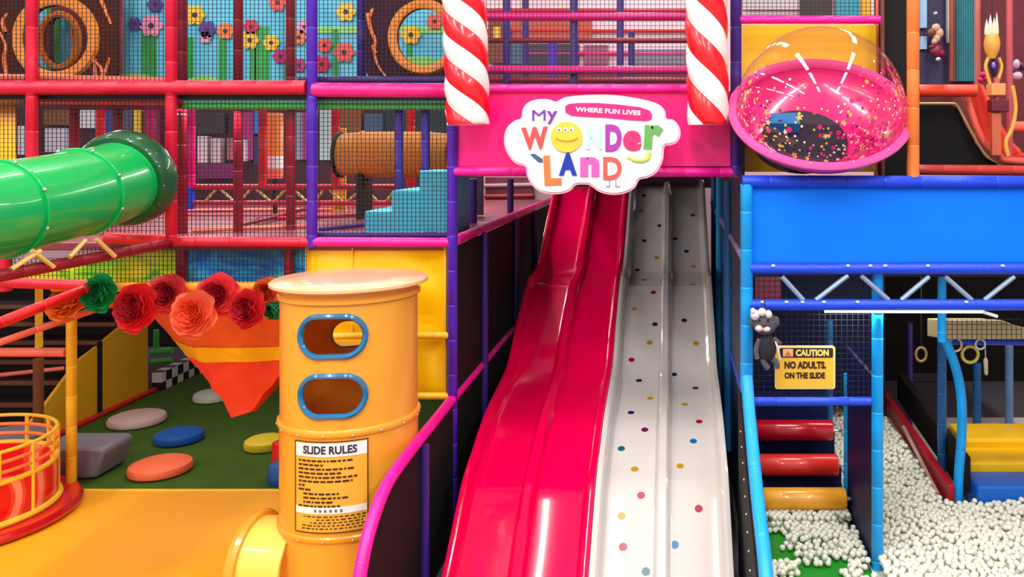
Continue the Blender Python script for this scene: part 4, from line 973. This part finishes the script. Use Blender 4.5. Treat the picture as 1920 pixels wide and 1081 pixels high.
while cnt < 900:
    th = random.uniform(math.pi, 2*math.pi+.45); el = abs(random.gauss(0, .33))+.03
    if el > 1.0: continue
    d = (u*math.cos(th)+v*math.sin(th))*math.cos(el)+nrm*math.sin(el)
    # right side richer in pink
    right = d.dot(u)
    if right < .1 and random.random() < .35: continue
    mi = random.choices(range(5), (3, 3, 7 if right > .15 else 1, 1.5, 1 if right > .15 else 5))[0]
    p = bc+d*(br-.006); a_ = d.orthogonal().normalized(); b_ = d.cross(a_); cnt += 1
    if mi < 2 and random.random() < .22:
        r0 = random.uniform(.016, .034); n = 10; q = [(r0*(1 if k % 2 == 0 else .45)*math.cos(2*math.pi*k/n+th), r0*(1 if k % 2 == 0 else .45)*math.sin(2*math.pi*k/n+th)) for k in range(n)]
    else:
        r0 = random.uniform(.006, .012) if mi != 2 else random.uniform(.01, .026); q = [(r0*math.cos(k*math.pi/4), r0*math.sin(k*math.pi/4)) for k in range(8)]
    cf.prism(q, p, a_, b_, d*.001, mi)
cfo = cf.build('glitter_confetti', cols, bb, smooth=False); cfo['kind'] = 'stuff'

# ---------------------------------------------------------------- right of bubble
panel('black_pillar_pad', 1656, -60, 1702, 332, 7.6, BLACKV, 'black padded column between bubble and orange post', cat='pillar pad', t=.35)
rail(P(1655, -40, 7.55), P(1655, 330, 7.55), .018, vinyl('brown_edge', (110, 50, 40)), 'thin brown edge strip of the black column', ties=False, name='edge_rail')
post(1712, -60, 336, DB+.02, .05, ORF, 'thick orange foam post right of the bubble')
CA = 7.6
tag(MB().prism([(X_(a, CA+.3), Z_(b, CA+.3)) for a, b in ((1724, 316), (1724, 196), (1783, 196), (1796, 203), (1811, 236), (1829, 268), (1847, 295), (1870, 307), (2200, 313), (2200, 316))], (0, CA+.3, 0), (1, 0, 0), (0, 0, 1), (0, .03, 0)).build('padded_panel', BLACKV, smooth=False, bevel=.006), 'black panel beneath the orange chute at top right', 'panel')
rail(P(1722, 170, CA), P(1830, 170, CA), .055, mat('vermilion_foam', (225, 62, 30)), 'vermilion rail left of the orange chute')
rail(P(1722, 318, CA-.2), P(2200, 322, CA-.2), .045, mat('brick_foam', (196, 60, 50)), 'brick red rail along the foot of the black panel')
edge = [(1724, 194), (1780, 194), (1793, 196), (1802, 210), (1818, 240), (1835, 270), (1850, 292), (1870, 304), (1900, 309), (2200, 312)]
pe = smooth_path([P(a, b, CA+.22) for a, b in edge], 3)
pipe('chute_edging', pe, .012, mat('cream_trim', (226, 190, 120)), 'cream piping line following the chute curve', 'edging', ties=False)
ch = thing('small_chute', 'vermilion curved chute descending to the right at top right', 'slide', P(1860, 300, CA+.1))
cu_ = smooth_path([P(a, b, CA+.15) for a, b in ((1806, 168), (1818, 200), (1832, 240), (1850, 272), (1875, 292), (1910, 302), (2200, 308))], 4)
MB().tube(cu_, .033, 10).build('side_lip', mat('coral_gloss', (240, 100, 80), rough=.3), ch)
fa_ = smooth_path([P(a, b, 8.6) for a, b in ((1838, 160), (1852, 190), (1868, 225), (1886, 258), (1908, 282), (1940, 294), (2200, 300))], 4)
vs = []
for k, (p, q) in enumerate(zip(cu_, fa_)):
    h = Vector((0, 0, .012 if k % 2 else 0)); vs += [p+Vector((0, .03, .0))+h, q+h, p+Vector((.02, .03, -.04)), q+Vector((.02, 0, -.04))]
fs = []
for i in range(len(cu_)-1):
    k = i*4; fs += [(k, k+4, k+5, k+1), (k+2, k+3, k+7, k+6)]
MB().add(vs, fs).build('chute_bed', mat('vermilion_gloss', (226, 50, 25), rough=.3), ch)
MB().tube(fa_, .03, 10).build('side_lip', mat('coral_gloss', (240, 100, 80), rough=.3), ch)
# carnival backdrop
cb_ = thing('carnival_backdrop', 'maroon backdrop with teal curtain strip at top right', 'backdrop', P(1820, 165, 9.3))
MB().box((X_(1715, 9.3), 9.3, Z_(320, 9.3)), (X_(2200, 9.3), 9.34, Z_(-70, 9.3))).build('board', mat('maroon_mural', (104, 34, 44), rough=.6, var=.5, vscale=5), cb_, smooth=False)
MB().box((X_(1722, 9.3), 9.26, Z_(162, 9.3)), (X_(1780, 9.3), 9.3, Z_(-70, 9.3))).build('navy_strip', mat('navy_mural', (48, 44, 80), rough=.6, var=.5, vscale=7), cb_, smooth=False)
tl = MB()
for i in range(18):
    x = X_(1791+i*2.2, 9.2); tl.box((x, 9.2-(.012 if i % 2 else 0), Z_(152, 9.2)), (X_(1793.2+i*2.2, 9.2), 9.28, Z_(-70, 9.2)))
tl.build('teal_curtain', mat('teal_curtain', (40, 130, 140), rough=.6, var=.4, vscale=12), cb_, smooth=False)
MB().box((X_(1727, 9.2), 9.2, Z_(52, 9.2)), (X_(1738, 9.2), 9.26, Z_(-70, 9.2))).box((X_(1727, 9.2), 9.2, Z_(92, 9.2)), (X_(1738, 9.2), 9.26, Z_(68, 9.2))).build('pale_blue_strip', mat('pale_blue', (150, 195, 235)), cb_, smooth=False)
MB().box((X_(1777, 9.2), 9.2, Z_(80, 9.2)), (X_(1780, 9.2), 9.26, Z_(-70, 9.2))).build('white_line', WHITE, cb_, smooth=False)
MB().tube([P(1785, -60, 9.1), P(1785, 152, 9.1)], .03, 8).build('brown_pole', mat('rust_paint', (150, 66, 40)), cb_)
for px, D, m, lab in ((1833, 8.6, mat('salmon_dark_foam', (205, 105, 85)), 'dusty salmon post beside the teal curtain'), (1893, 7.9, mat('rose_foam', (190, 80, 85)), 'dusty rose post right of the gold torch figure')):
    post(px, -60, 300, D, .03, m, lab, ties=False)
# bouquet like mural ornament
ob = thing('mural_ornament', 'pale beige tassel above a magenta rosette on the navy strip', 'ornament', P(1758, 120, 9.0))
def blob(par, name, lst, m, D):
    mb = MB()
    for x, y, rx, ry in lst: mb.ell(P(x, y, D), (rx*D/F, .05, ry*D/F), 14, 8)
    mb.build(name, m, par)
blob(ob, 'tassel', [(1755, 52, 8, 8), (1761, 62, 8, 10), (1756, 72, 7, 8), (1752, 78, 5, 6)], mat('beige_tassel', (215, 175, 150)), 9.1)
blob(ob, 'rosette', [(1757, 95, 13, 13), (1748, 88, 6, 5), (1765, 100, 7, 8)], mat('magenta_rosette', (130, 22, 62)), 9.1)
blob(ob, 'white_bead', [(1759, 111, 4, 4), (1754, 25, 3, 3)], WHITE, 9.0)
blob(ob, 'bronze_disc', [(1746, 61, 6, 8)], mat('bronze', (130, 75, 50)), 9.1)
# torch figure
tf = thing('torch_ornament', 'gold torch-shaped ornament with cream flames and violet gem', 'ornament', P(1863, 285, 7.9))
GO = mat('gold_paint', (226, 165, 70), rough=.4, var=.25, vscale=12); CRM = mat('cream_paint', (238, 222, 185), rough=.5)
td = 7.6
fl = MB()
for x, y0, y1, w_ in ((1850, 72, 35, 5), (1857, 72, 26, 5), (1864, 72, 32, 5), (1869, 74, 22, 4), (1853, 90, 50, 7), (1863, 90, 48, 8)):
    fl.lathe([(0, 0), (w_*td/F, .25*(y0-y1)*td/F), (w_*.7*td/F, .6*(y0-y1)*td/F), (0, (y0-y1)*td/F)], P(x, y0, td), n=10)
fl.build('flames', CRM, tf)
MB().lathe([(0, Z_(112, td)), (6*td/F, Z_(110, td)), (13*td/F, Z_(95, td)), (15*td/F, Z_(80, td)), (12*td/F, Z_(66, td)), (0, Z_(60, td))], (X_(1860, td), td, 0), n=20).build('gold_head', GO, tf)
MB().lathe([(0, Z_(145, td)), (3*td/F, Z_(143, td)), (7*td/F, Z_(130, td)), (9*td/F, Z_(118, td)), (0, Z_(110, td))], (X_(1863, td), td, 0), n=16).build('dark_collar', vinyl('ink_blue', (34, 30, 50)), tf)
MB().ell(P(1863, 122, td-.05), (.02, .015, .03), 10, 8).build('gem', mat('violet_gem', (130, 100, 210), rough=.1), tf)
for sx_ in (-1, 1): MB().tube(smooth_path([P(1863+sx_*10, 108, td), P(1863+sx_*15, 125, td), P(1863+sx_*10, 145, td), P(1863+sx_*6, 160, td)], 4), .016, 8).build('gold_scroll', GO, tf)
MB().box((X_(1853, td), td-.08, Z_(180, td)), (X_(1880, td), td+.06, Z_(157, td))).build('orange_block', mat('apricot', (236, 150, 90)), tf, smooth=False, bevel=.01)
MB().box((X_(1864, td), td-.04, Z_(202, td)), (X_(1871, td), td+.02, Z_(145, td))).box((X_(1858, td), td-.03, Z_(292, td)), (X_(1876, td), td+.03, Z_(210, td))).build('stem', mat('apricot_dark', (196, 96, 60)), tf, smooth=False, bevel=.01)
MB().box((X_(1855, td), td-.06, Z_(210, td)), (X_(1888, td), td+.06, Z_(186, td))).build('maroon_block', mat('maroon_block', (100, 20, 40)), tf, smooth=False, bevel=.01)
MB().tube(smooth_path([P(1898, 160, td), P(1904, 200, td), P(1898, 240, td), P(1886, 265, td), P(1890, 292, td)], 4), .02, 8).build('side_scroll', GO, tf)
MB().tube([(X_(1860, td), td, Z_(70, td)), (X_(1860, td), td, CEIL)], .004, 6).build('hanging_cord', NETM, tf)
oo = thing('jester_ornament', 'small white and violet ball ornament at the right edge, top', 'ornament', P(1908, 150, 8.2))
blob(oo, 'white_ball', [(1906, 120, 6, 9), (1908, 142, 9, 8)], mat('lilac_white', (200, 185, 205)), 8.2)
blob(oo, 'plum_ball', [(1905, 133, 9, 6), (1915, 125, 6, 8)], mat('plum_ball', (80, 20, 70)), 8.25)
blob(thing('berry_ornament', 'little magenta berry cluster left of the gold torch', 'ornament', P(1842, 150, 8.0)), 'berry', [(1842, 140, 5, 6), (1838, 150, 5, 6), (1846, 148, 4, 5)], mat('berry', (190, 30, 90)), 8.0)
rail(P(1898, 236, 8.2), P(2200, 238, 8.2), .045, SALM, 'short salmon rail at the right edge above the chute')

# ---------------------------------------------------------------- blue balcony
panel('fascia_panel', 1398, 350, 2200, 492, DB+.02, BLUEV, 'large plain azure blue fascia panel')
rail(P(1392, 340, DB), P(2200, 342, DB), .05, BLUE, 'blue foam rail on top of the azure fascia')
fr = MB()
tb = truss('balcony_truss', 'blue truss with grey-blue zigzag bars under the azure fascia', 1402, 2200, 503, 571, DB, BLUE, mat('powder_steel', (150, 175, 200), rough=.3, metal=.3), .046, .046,
           [((1466, 518), (1506, 562)), ((1530, 562), (1590, 516)), ((1614, 516), (1666, 562)), ((1690, 562), (1742, 518)), ((1772, 518), (1822, 562)), ((1846, 562), (1902, 518)), ((1926, 518), (1975, 562))], .02)
for k, px in enumerate((1430, 1450, 1475, 1590, 1608, 1632, 1505, 1660, 1545, 1740, 1812, 1880)):
    MB().ell(P(px, 498 if k % 2 else 566, DB-.045), (.018, .012, .012), 8, 6).build('clip', mat('clip_white', (200, 215, 245)), tb)
deck(X_(1400, DB), X_(2200, DB), DB+.08, 12.5, Z_(505, DB), DECKK, 'dark deck floor behind the azure fascia')
post(1400, 345, 780, DB, .05, CYAN, 'tall sky blue foam post left of the ball pit')
post(1645, 512, 1083, DB+.1, .047, CYAN, 'sky blue foam post between the two ball pits')
post(1590, 700, 1010, 7.9, .04, CYAN, 'short sky blue post right of the climbing rollers')
post(1555, 600, 795, 9.2, .04, DCYAN, 'dim blue post behind the caution sign')
post(1766, 512, 640, 7.6, .038, CYAN, 'sky blue post under the truss, above the curved arch')
post(1766, 640, 960, 8.6, .045, DCYAN, 'dark steel blue post behind the curved arch')
post(1832, 680, 812, 10.5, .05, DCYAN, 'dim blue post behind the yellow ring')
post(1892, 640, 808, 10.5, .05, mat('grey_blue_foam', (110, 150, 205)), 'grey-blue post at the right above the yellow steps')
post(1706, 605, 800, 10.5, .035, DPURP, 'dark post behind the black gap between ball pits', ties=False)
pipe('curved_rail', smooth_path([P(1768, 628, 8.1), P(1780, 655, 8.1), P(1795, 700, 8.1), P(1803, 750, 8.1), P(1803, 820, 8.1), P(1798, 885, 8.1), P(1796, 948, 8.1)], 4), .045, CYAN, 'sky blue bowed post in front of the yellow steps', 'rail')
rail(P(1404, 752, DB+.12), P(1642, 752, DB+.12), .036, BLUE, 'blue level rail above the climbing rollers')
rail(P(1776, 640, 8.3), P(2200, 644, 8.3), .03, BLUE, 'blue rail from which the play rings hang')
lt = thing('tube_light', 'thin white tube light fixed below the blue truss', 'tube light', P(1695, 586, DB))
MB().tube([P(1546, 583, DB-.0), P(1845, 584, DB-.0)], .012, 8).build('tube', mat('lamp_white', (255, 255, 255), emis=2.5), lt)
MB().tube([P(1842, 584, DB), P(1870, 593, DB)], .014, 8).build('end_cap', WHITE, lt)
net(1412, 516, 1640, 745, DB+.15, 'black net behind the caution sign', pitch=.045)
net(1776, 598, 1915, 636, 7.9, 'black net over the tan awning', pitch=.045)
TAN = vinyl('tan_vinyl', (196, 178, 130))
tag(MB().prism([(X_(1774, 8.0), Z_(636, 8.0)), (X_(1774, 8.0), Z_(600, 8.0)), (X_(1880, 8.0), Z_(600, 8.0)), (X_(1905, 8.0), Z_(610, 8.0)), (X_(1935, 8.0), Z_(616, 8.0)), (X_(2200, 8.0), Z_(634, 8.0))], (0, 8.0, 0), (1, 0, 0), (0, 0, 1), (0, .6, -.1)).build('awning', TAN, smooth=False, bevel=.01), 'tan awning above the play rings', 'awning')
# dark backdrops
panel('padded_panel', 1404, 512, 1660, 760, 9.9, NAVYV, 'navy padded backdrop behind the caution sign')
panel('padded_panel', 1400, 425, 2200, 900, 12.6, BLACKV, 'black backdrop behind the right ball pit')
panel('padded_panel', 1415, 515, 1465, 575, 8.6, vinyl('dark_cherry', (110, 10, 50)), 'dark cherry pad behind the left end of the truss')
panel('padded_panel', 1700, 700, 1765, 880, 12.57, vinyl('smoke_vinyl', (64, 66, 68)), 'smoky grey hanging pad behind the red barrier')
# barrier between pits
wall_poly(X_(1640, DB), [(6.9, .03), (8.0, .03), (8.0, 1.6), (6.9, 1.6)], NAVYV, 'dark navy divider between the two ball pits')
# climbing rollers
def roller(px0, px1, py, D, r, m, lab):
    a = P(px0, py, D); b = P(px1, py, D)
    t = thing('climbing_roller', lab, 'roller', ((a.x+b.x)/2, D, a.z-r), 'rollers of the climbing ladder')
    MB().lathe([(0, 0), (r*.9, 0), (r, .015), (r, b.x-a.x-.015), (r*.9, b.x-a.x), (0, b.x-a.x)], a, axis=(1, 0, 0), n=32).build('roller_body', m, t)
    MB().tube([a-Vector((.06, 0, 0)), a-Vector((.0, 0, 0))], .018, 8).tube([b, b+Vector((.06, 0, 0))], .018, 8).build('axle', STEEL, t)
roller(1415, 1560, 806, 8.5, .1, plast('cherry_roller', (190, 12, 35), .25), 'dark cherry climbing roller, topmost of three')
roller(1419, 1570, 871, 8.15, .1, plast('red_roller', (240, 52, 40), .3), 'bright red climbing roller between cherry and amber')
roller(1429, 1585, 935, 7.75, .1, plast('amber_roller', (250, 172, 40), .3), 'amber climbing roller, lowest, over the green pit')
wall_poly(X_(1408, 7.5), [(7.2, .03), (9.3, .03), (9.3, 1.3), (7.2, .8)], NAVYV, 'navy cheek left of the climbing rollers')
sb = thing('stair_block', 'navy stepped block behind the climbing rollers', 'steps', (X_(1490, 8.3), 8.4, 0))
for i, (y, z) in enumerate(((7.85, .14), (8.25, .36), (8.6, .6), (9.0, .85), (9.4, 1.15))):
    MB().box((X_(1414, 8), y, 0), (X_(1588, 8), y+.45, z)).build('step', NAVYV, sb, smooth=False, bevel=.01)
# caution sign
cd = DB+.12
cs_ = thing('caution_sign', 'yellow CAUTION no adults on the slide sign hung on the net', 'sign', P(1510, 728, cd))
def rrect(x0, y0, x1, y1, r, n=5):
    q = []
    for cx_, cy_, a0 in ((x1-r, y0+r, -90), (x1-r, y1-r, 0), (x0+r, y1-r, 90), (x0+r, y0+r, 180)):
        for k in range(n+1): a = R(a0+90*k/n); q.append((cx_+r*math.cos(a), cy_+r*math.sin(a)))
    return q
def plate(q, D, t, name, m, par): return MB().prism(px_poly(q, D), (0, D, 0), (1, 0, 0), (0, 0, 1), (0, t, 0)).build(name, m, par, smooth=False)
plate(rrect(1453, 648, 1566, 729, 5), cd, .012, 'frame', mat('sign_cream', (250, 225, 150), rough=.35), cs_)
plate(rrect(1455, 652, 1563, 727, 4), cd-.004, .006, 'plate', mat('caution_yellow', (252, 190, 60), rough=.35), cs_)
plate(rrect(1462, 652, 1562, 670, 3), cd-.007, .004, 'black_header', INK, cs_)
plate([(1468, 654), (1487, 654), (1487, 668), (1468, 668)], cd-.01, .003, 'symbol_box', mat('caution_cream', (245, 190, 130)), cs_)
MB().prism(px_poly([(1477.5, 656), (1484, 666.5), (1471, 666.5)], cd), (0, cd-.012, 0), (1, 0, 0), (0, 0, 1), (0, .002, 0)).build('symbol_triangle', mat('caution_orange', (220, 120, 60)), cs_, smooth=False)
sc_ = cd/F
put_text('CAUTION', P(1523, 661, cd-.009), .06, mat('caution_letter', (250, 215, 120)), cs_, bold=.003, wid=62*sc_, hei=12.5*sc_, extr=.001)
put_text('NO ADULTS.', P(1510, 684, cd-.006), .06, INK, cs_, bold=.003, wid=78*sc_, hei=14*sc_, extr=.001)
put_text('ON THE SLIDE', P(1509, 703.5, cd-.006), .06, INK, cs_, bold=.003, wid=76*sc_, hei=12*sc_, extr=.001)
# plush
pz = thing('plush_toy', 'grey and white plush animal hanging beside the caution sign', 'plush toy', P(1433, 680, DB-.02))
PG = mat('plush_grey', (88, 84, 92), rough=.95, bump=1, bscale=90, var=.4, vscale=30); PW = mat('plush_white', (225, 215, 215), rough=.95, bump=.8, bscale=90); PD = mat('plush_dark', (40, 36, 44), rough=.95, bump=.8, bscale=90)
pd = DB-.13
def pb(name, lst, m):
    mb = MB()
    for x, y, rx, ry, rd in lst: mb.ell(P(x, y, pd), (rx*pd/F, rd, ry*pd/F), 18, 12)
    return mb.build(name, m, pz)
pb('body', [(1438, 652, 18, 27, .07)], PD)
pb('head', [(1434, 606, 23, 22, .09)], PG)
mz = MB(); [mz.ell(P(x, y, pd-.07), (rx*pd/F, .03, ry*pd/F), 14, 8) for x, y, rx, ry in ((1424, 615, 8, 6), (1437, 616, 8, 6))]; mz.build('muzzle', PW, pz)
mz = MB(); [mz.ell(P(x, y, pd-.05), (rx*pd/F, .045, ry*pd/F), 14, 8) for x, y, rx, ry in ((1416, 590, 9, 10), (1429, 585, 8, 8), (1441, 589, 7, 8), (1412, 583, 5, 6))]; mz.build('forehead_tuft', PW, pz)
mz = MB(); mz.ell(P(1432, 608, pd-.1), (.018, .018, .014)); mz.build('nose', mat('plush_nose', (120, 20, 50), rough=.4), pz)
mz = MB(); [mz.ell(P(x, 600, pd-.095), (.01, .008, .012), 10, 8) for x in (1424, 1440)]; mz.build('eye', NETM, pz)
for x, s_ in ((1455, 1), (1411, -1)):
    mz = MB(); mz.ell(P(x, 603, pd), (.028, .025, .045)); mz.build('ear', PG, pz)
for pts in ([(1424, 635), (1418, 655), (1420, 672)], [(1450, 634), (1460, 642), (1463, 640)]):
    MB().tube(smooth_path([P(a, b, pd-.03) for a, b in pts], 4), .02, 8).build('arm', PG, pz)
for pts in ([(1430, 672), (1436, 685), (1441, 690)], [(1448, 672), (1456, 680), (1456, 690)]):
    MB().tube(smooth_path([P(a, b, pd-.02) for a, b in pts], 4), .024, 8).build('leg', PG, pz)
MB().tube(smooth_path([P(1454, 640, pd-.05), P(1459, 655, pd-.06), P(1463, 672, pd-.05)], 4), .008, 6).build('white_stripe', PW, pz)
MB().tube([P(1434, 586, pd), P(1433, 560, pd+.02)], .005, 6).build('hanging_loop', NETM, pz)
# rings
def hring(px, py, r_px, D, rt, m, lab, sq=1.0):
    c = P(px, py, D); r = r_px*D/F
    t = thing('play_ring', lab, 'ring', c)
    MB().tube([c+Vector((r*sq*math.cos(a*.2094), .0, r*math.sin(a*.2094))) for a in range(30)], rt, 8, closed=True).build('hoop', m, t)
    MB().tube([c+Vector((0, 0, r)), P(px, 640, D) if D < 8.5 else Vector((c.x, D, 2.42))], .006, 6).build('cord', NETM, t)
YG = plast('yellow_green_plastic', (225, 205, 80))
hring(1819, 664, 15, 8.3, .016, YG, 'yellow play ring hanging over the yellow steps')
hring(1727, 664, 13, 8.9, .014, mat('dull_gold', (150, 125, 60)), 'dull gold play ring hanging in the dark gap', .75)
hring(1791, 646, 12, 8.25, .012, plast('pale_peach_plastic', (245, 190, 160)), 'peach play ring just under the blue rail')
hring(1838, 645, 9, 8.25, .010, WHITE, 'small white play ring just under the blue rail')
tag(MB().tube([P(1847, 641, 8.28), P(1848, 670, 8.22)], .005, 6).tube([P(1848, 670, 8.2), P(1848, 675, 8.2), P(1849, 700, 8.2), P(1849, 703, 8.2)], [.01, .022, .018, .006], 10).build('hanging_club', mat('ivory', (230, 205, 180))), 'ivory hanging club shape right of the yellow ring', 'hanging toy')
# yellow steps and blue edge
ys = thing('foam_steps', 'wide yellow foam steps at right above the balls', 'steps', P(1880, 905, 8.6))
MB().box((X_(1802, 8.3), 8.34, .05), (X_(2200, 8.4), 8.76, .38)).build('step', YELV, ys, smooth=False, bevel=.03)
MB().box((X_(1804, 8.8), 8.72, .05), (X_(2200, 8.4), 9.25, .47)).build('step', YELV, ys, smooth=False, bevel=.03)
tag(MB().box((X_(1802, 8.4), 7.95, .03), (X_(2200, 8.4), 8.32, .3)).build('foam_kerb', vinyl('royal_vinyl', (15, 100, 200)), smooth=False, bevel=.03), 'royal blue foam kerb below the yellow steps', 'kerb')
# red sloping barrier
ra, rb_ = P(1655, 765, 10.4), P(1778, 950, 8.0)
tag(MB().prism([(0, 0), (1, 0), (1, 1), (0, 1)], ra, rb_-ra, (0, 0, .2), (.07, 0.02, 0)).build('red_barrier', vinyl('crimson_vinyl', (175, 12, 35)), smooth=False, bevel=.015), 'dark red sloping foam barrier running down to the balls', 'barrier')
rail(P(1694, 800, 9.4), P(1758, 925, 8.15), .02, mat('tan_cord', (180, 150, 130)), 'thin tan rope edge above the red barrier', ties=False, name='rope_rail')
qa, qb = ra+Vector((.2, .1, .08)), rb_+Vector((.16, .1, .08))
tag(MB().prism([(0, 0), (1, 0), (1, 1), (0, 1)], qa, qb-qa, (0, 0, .34), (.1, .03, 0)).build('sloping_pad', BLACKV, smooth=False, bevel=.015), 'black sloping pad behind the red barrier', 'pad')

# ---------------------------------------------------------------- ball pits
tag(MB().box((.66, 5.3, .0), (1.58, 7.82, .05)).build('pit_mat', vinyl('green_mat', (10, 135, 20)), smooth=False), 'green padded floor of the left ball pit', 'mat')
tag(MB().box((1.6, 5.3, .0), (5.2, 10.8, .04)).build('pit_mat', vinyl('cream_mat', (205, 205, 190)), smooth=False), 'pale padded floor of the right ball pit', 'mat')
BR_ = .026
BM = mat('white_ball', (226, 226, 208), rough=.3, coat=.2)
import bmesh
bm = bmesh.new(); bmesh.ops.create_icosphere(bm, subdivisions=2, radius=BR_)
bme = bpy.data.meshes.new('pit_ball'); bm.to_mesh(bme); bm.free(); bme.materials.append(BM)
for p_ in bme.polygons: p_.use_smooth = True
tv = [v_.co.copy() for v_ in bme.vertices]; tf_ = [tuple(p_.vertices) for p_ in bme.polygons]
random.seed(5)
balls = []
pit = BR_*2.04
j = 0; y = 5.75
while y < 10.4:
    x = 1.66+(pit/2 if j % 2 else 0)
    while x < 5.1 and x < (2200-XV)*y/F:
        inst = not (X_(1796, 8.4) < x and y > 7.93 and y < 10.5)
        edge_ = X_(1655, 10.4)+(x*0)
        if inst and not (x > 2.49 and y > 7.95):
            h = .16+.04*noise.noise(Vector((x*1.5, y*1.5, 0)))+max(0, y-8.0)*.06
            balls.append((x+random.uniform(-.017, .017), y+random.uniform(-.017, .017), h+random.uniform(-.02, .02), 1))
            balls.append((x+pit/2+random.uniform(-.01, .01), y+pit*.3, h-.045, 0))
        x += pit
    y += pit*.866; j += 1
j = 0; y = 5.9
while y < 7.8:
    x = .72+(pit/2 if j % 2 else 0)
    while x < 1.56:
        g = noise.noise(Vector((x*4.2+3.1, y*3.4+.4, 2.2)))+.4*noise.noise(Vector((x*11, y*11, 5)))
        back = (y-6.9)
        if g+.45*back+.3*(x-1.15) > .0 and random.random() < .93:
            z = .05+BR_+random.uniform(0, .012)
            balls.append((x+random.uniform(-.015, .015), y+random.uniform(-.015, .015), z, 1))
            if g > .1 or (back > .35): balls.append((x+pit/2+random.uniform(-.012, .012), y+pit*.4+random.uniform(-.012, .012), z+.042+random.uniform(0, .01), 1))
            if back > .62: balls.append((x+pit/3, y, z+.088, 1))
        x += pit
    y += pit*.866; j += 1
def inview(b):
    px = XV+b[0]*F/b[1]; py = YH+(EYE-b[2])*F/b[1]; return b[3] == 1 and px < 1918 and py < 1078 and not (1634 < px < 1658)
vis = sorted([b for b in balls if inview(b)], key=lambda b: b[1])[:300]; vs_ = set(map(id, vis))
for nm, cond in (('mass of small white balls filling the wide right pit', lambda b: b[0] > 1.6), ('white balls heaped on the green floor of the narrow left pit', lambda b: b[0] <= 1.6)):
    mass = MB()
    for b in balls:
        if id(b) in vs_ or not cond(b): continue
        mass.add([(v_.x+b[0], v_.y+b[1], v_.z+b[2]) for v_ in tv], tf_)
    me = bpy.data.meshes.new('ball_mass'); me.from_pydata(mass.v, [], mass.f); me.materials.append(BM); me.update()
    for p_ in me.polygons: p_.use_smooth = True
    bmo = bpy.data.objects.new('ball_mass', me); C.objects.link(bmo)
    tag(bmo, nm, 'ball pit balls', kind='stuff')
b0 = None
for b in vis:
    if b0 is None:
        o = bpy.data.objects.new('pit_ball', bme); b0 = o
    else: o = b0.copy()
    C.objects.link(o); o.location = b[:3]
    tag(o, 'small white plastic ball at the near side of the pits', 'ball', 'loose white balls near the front of the pits')
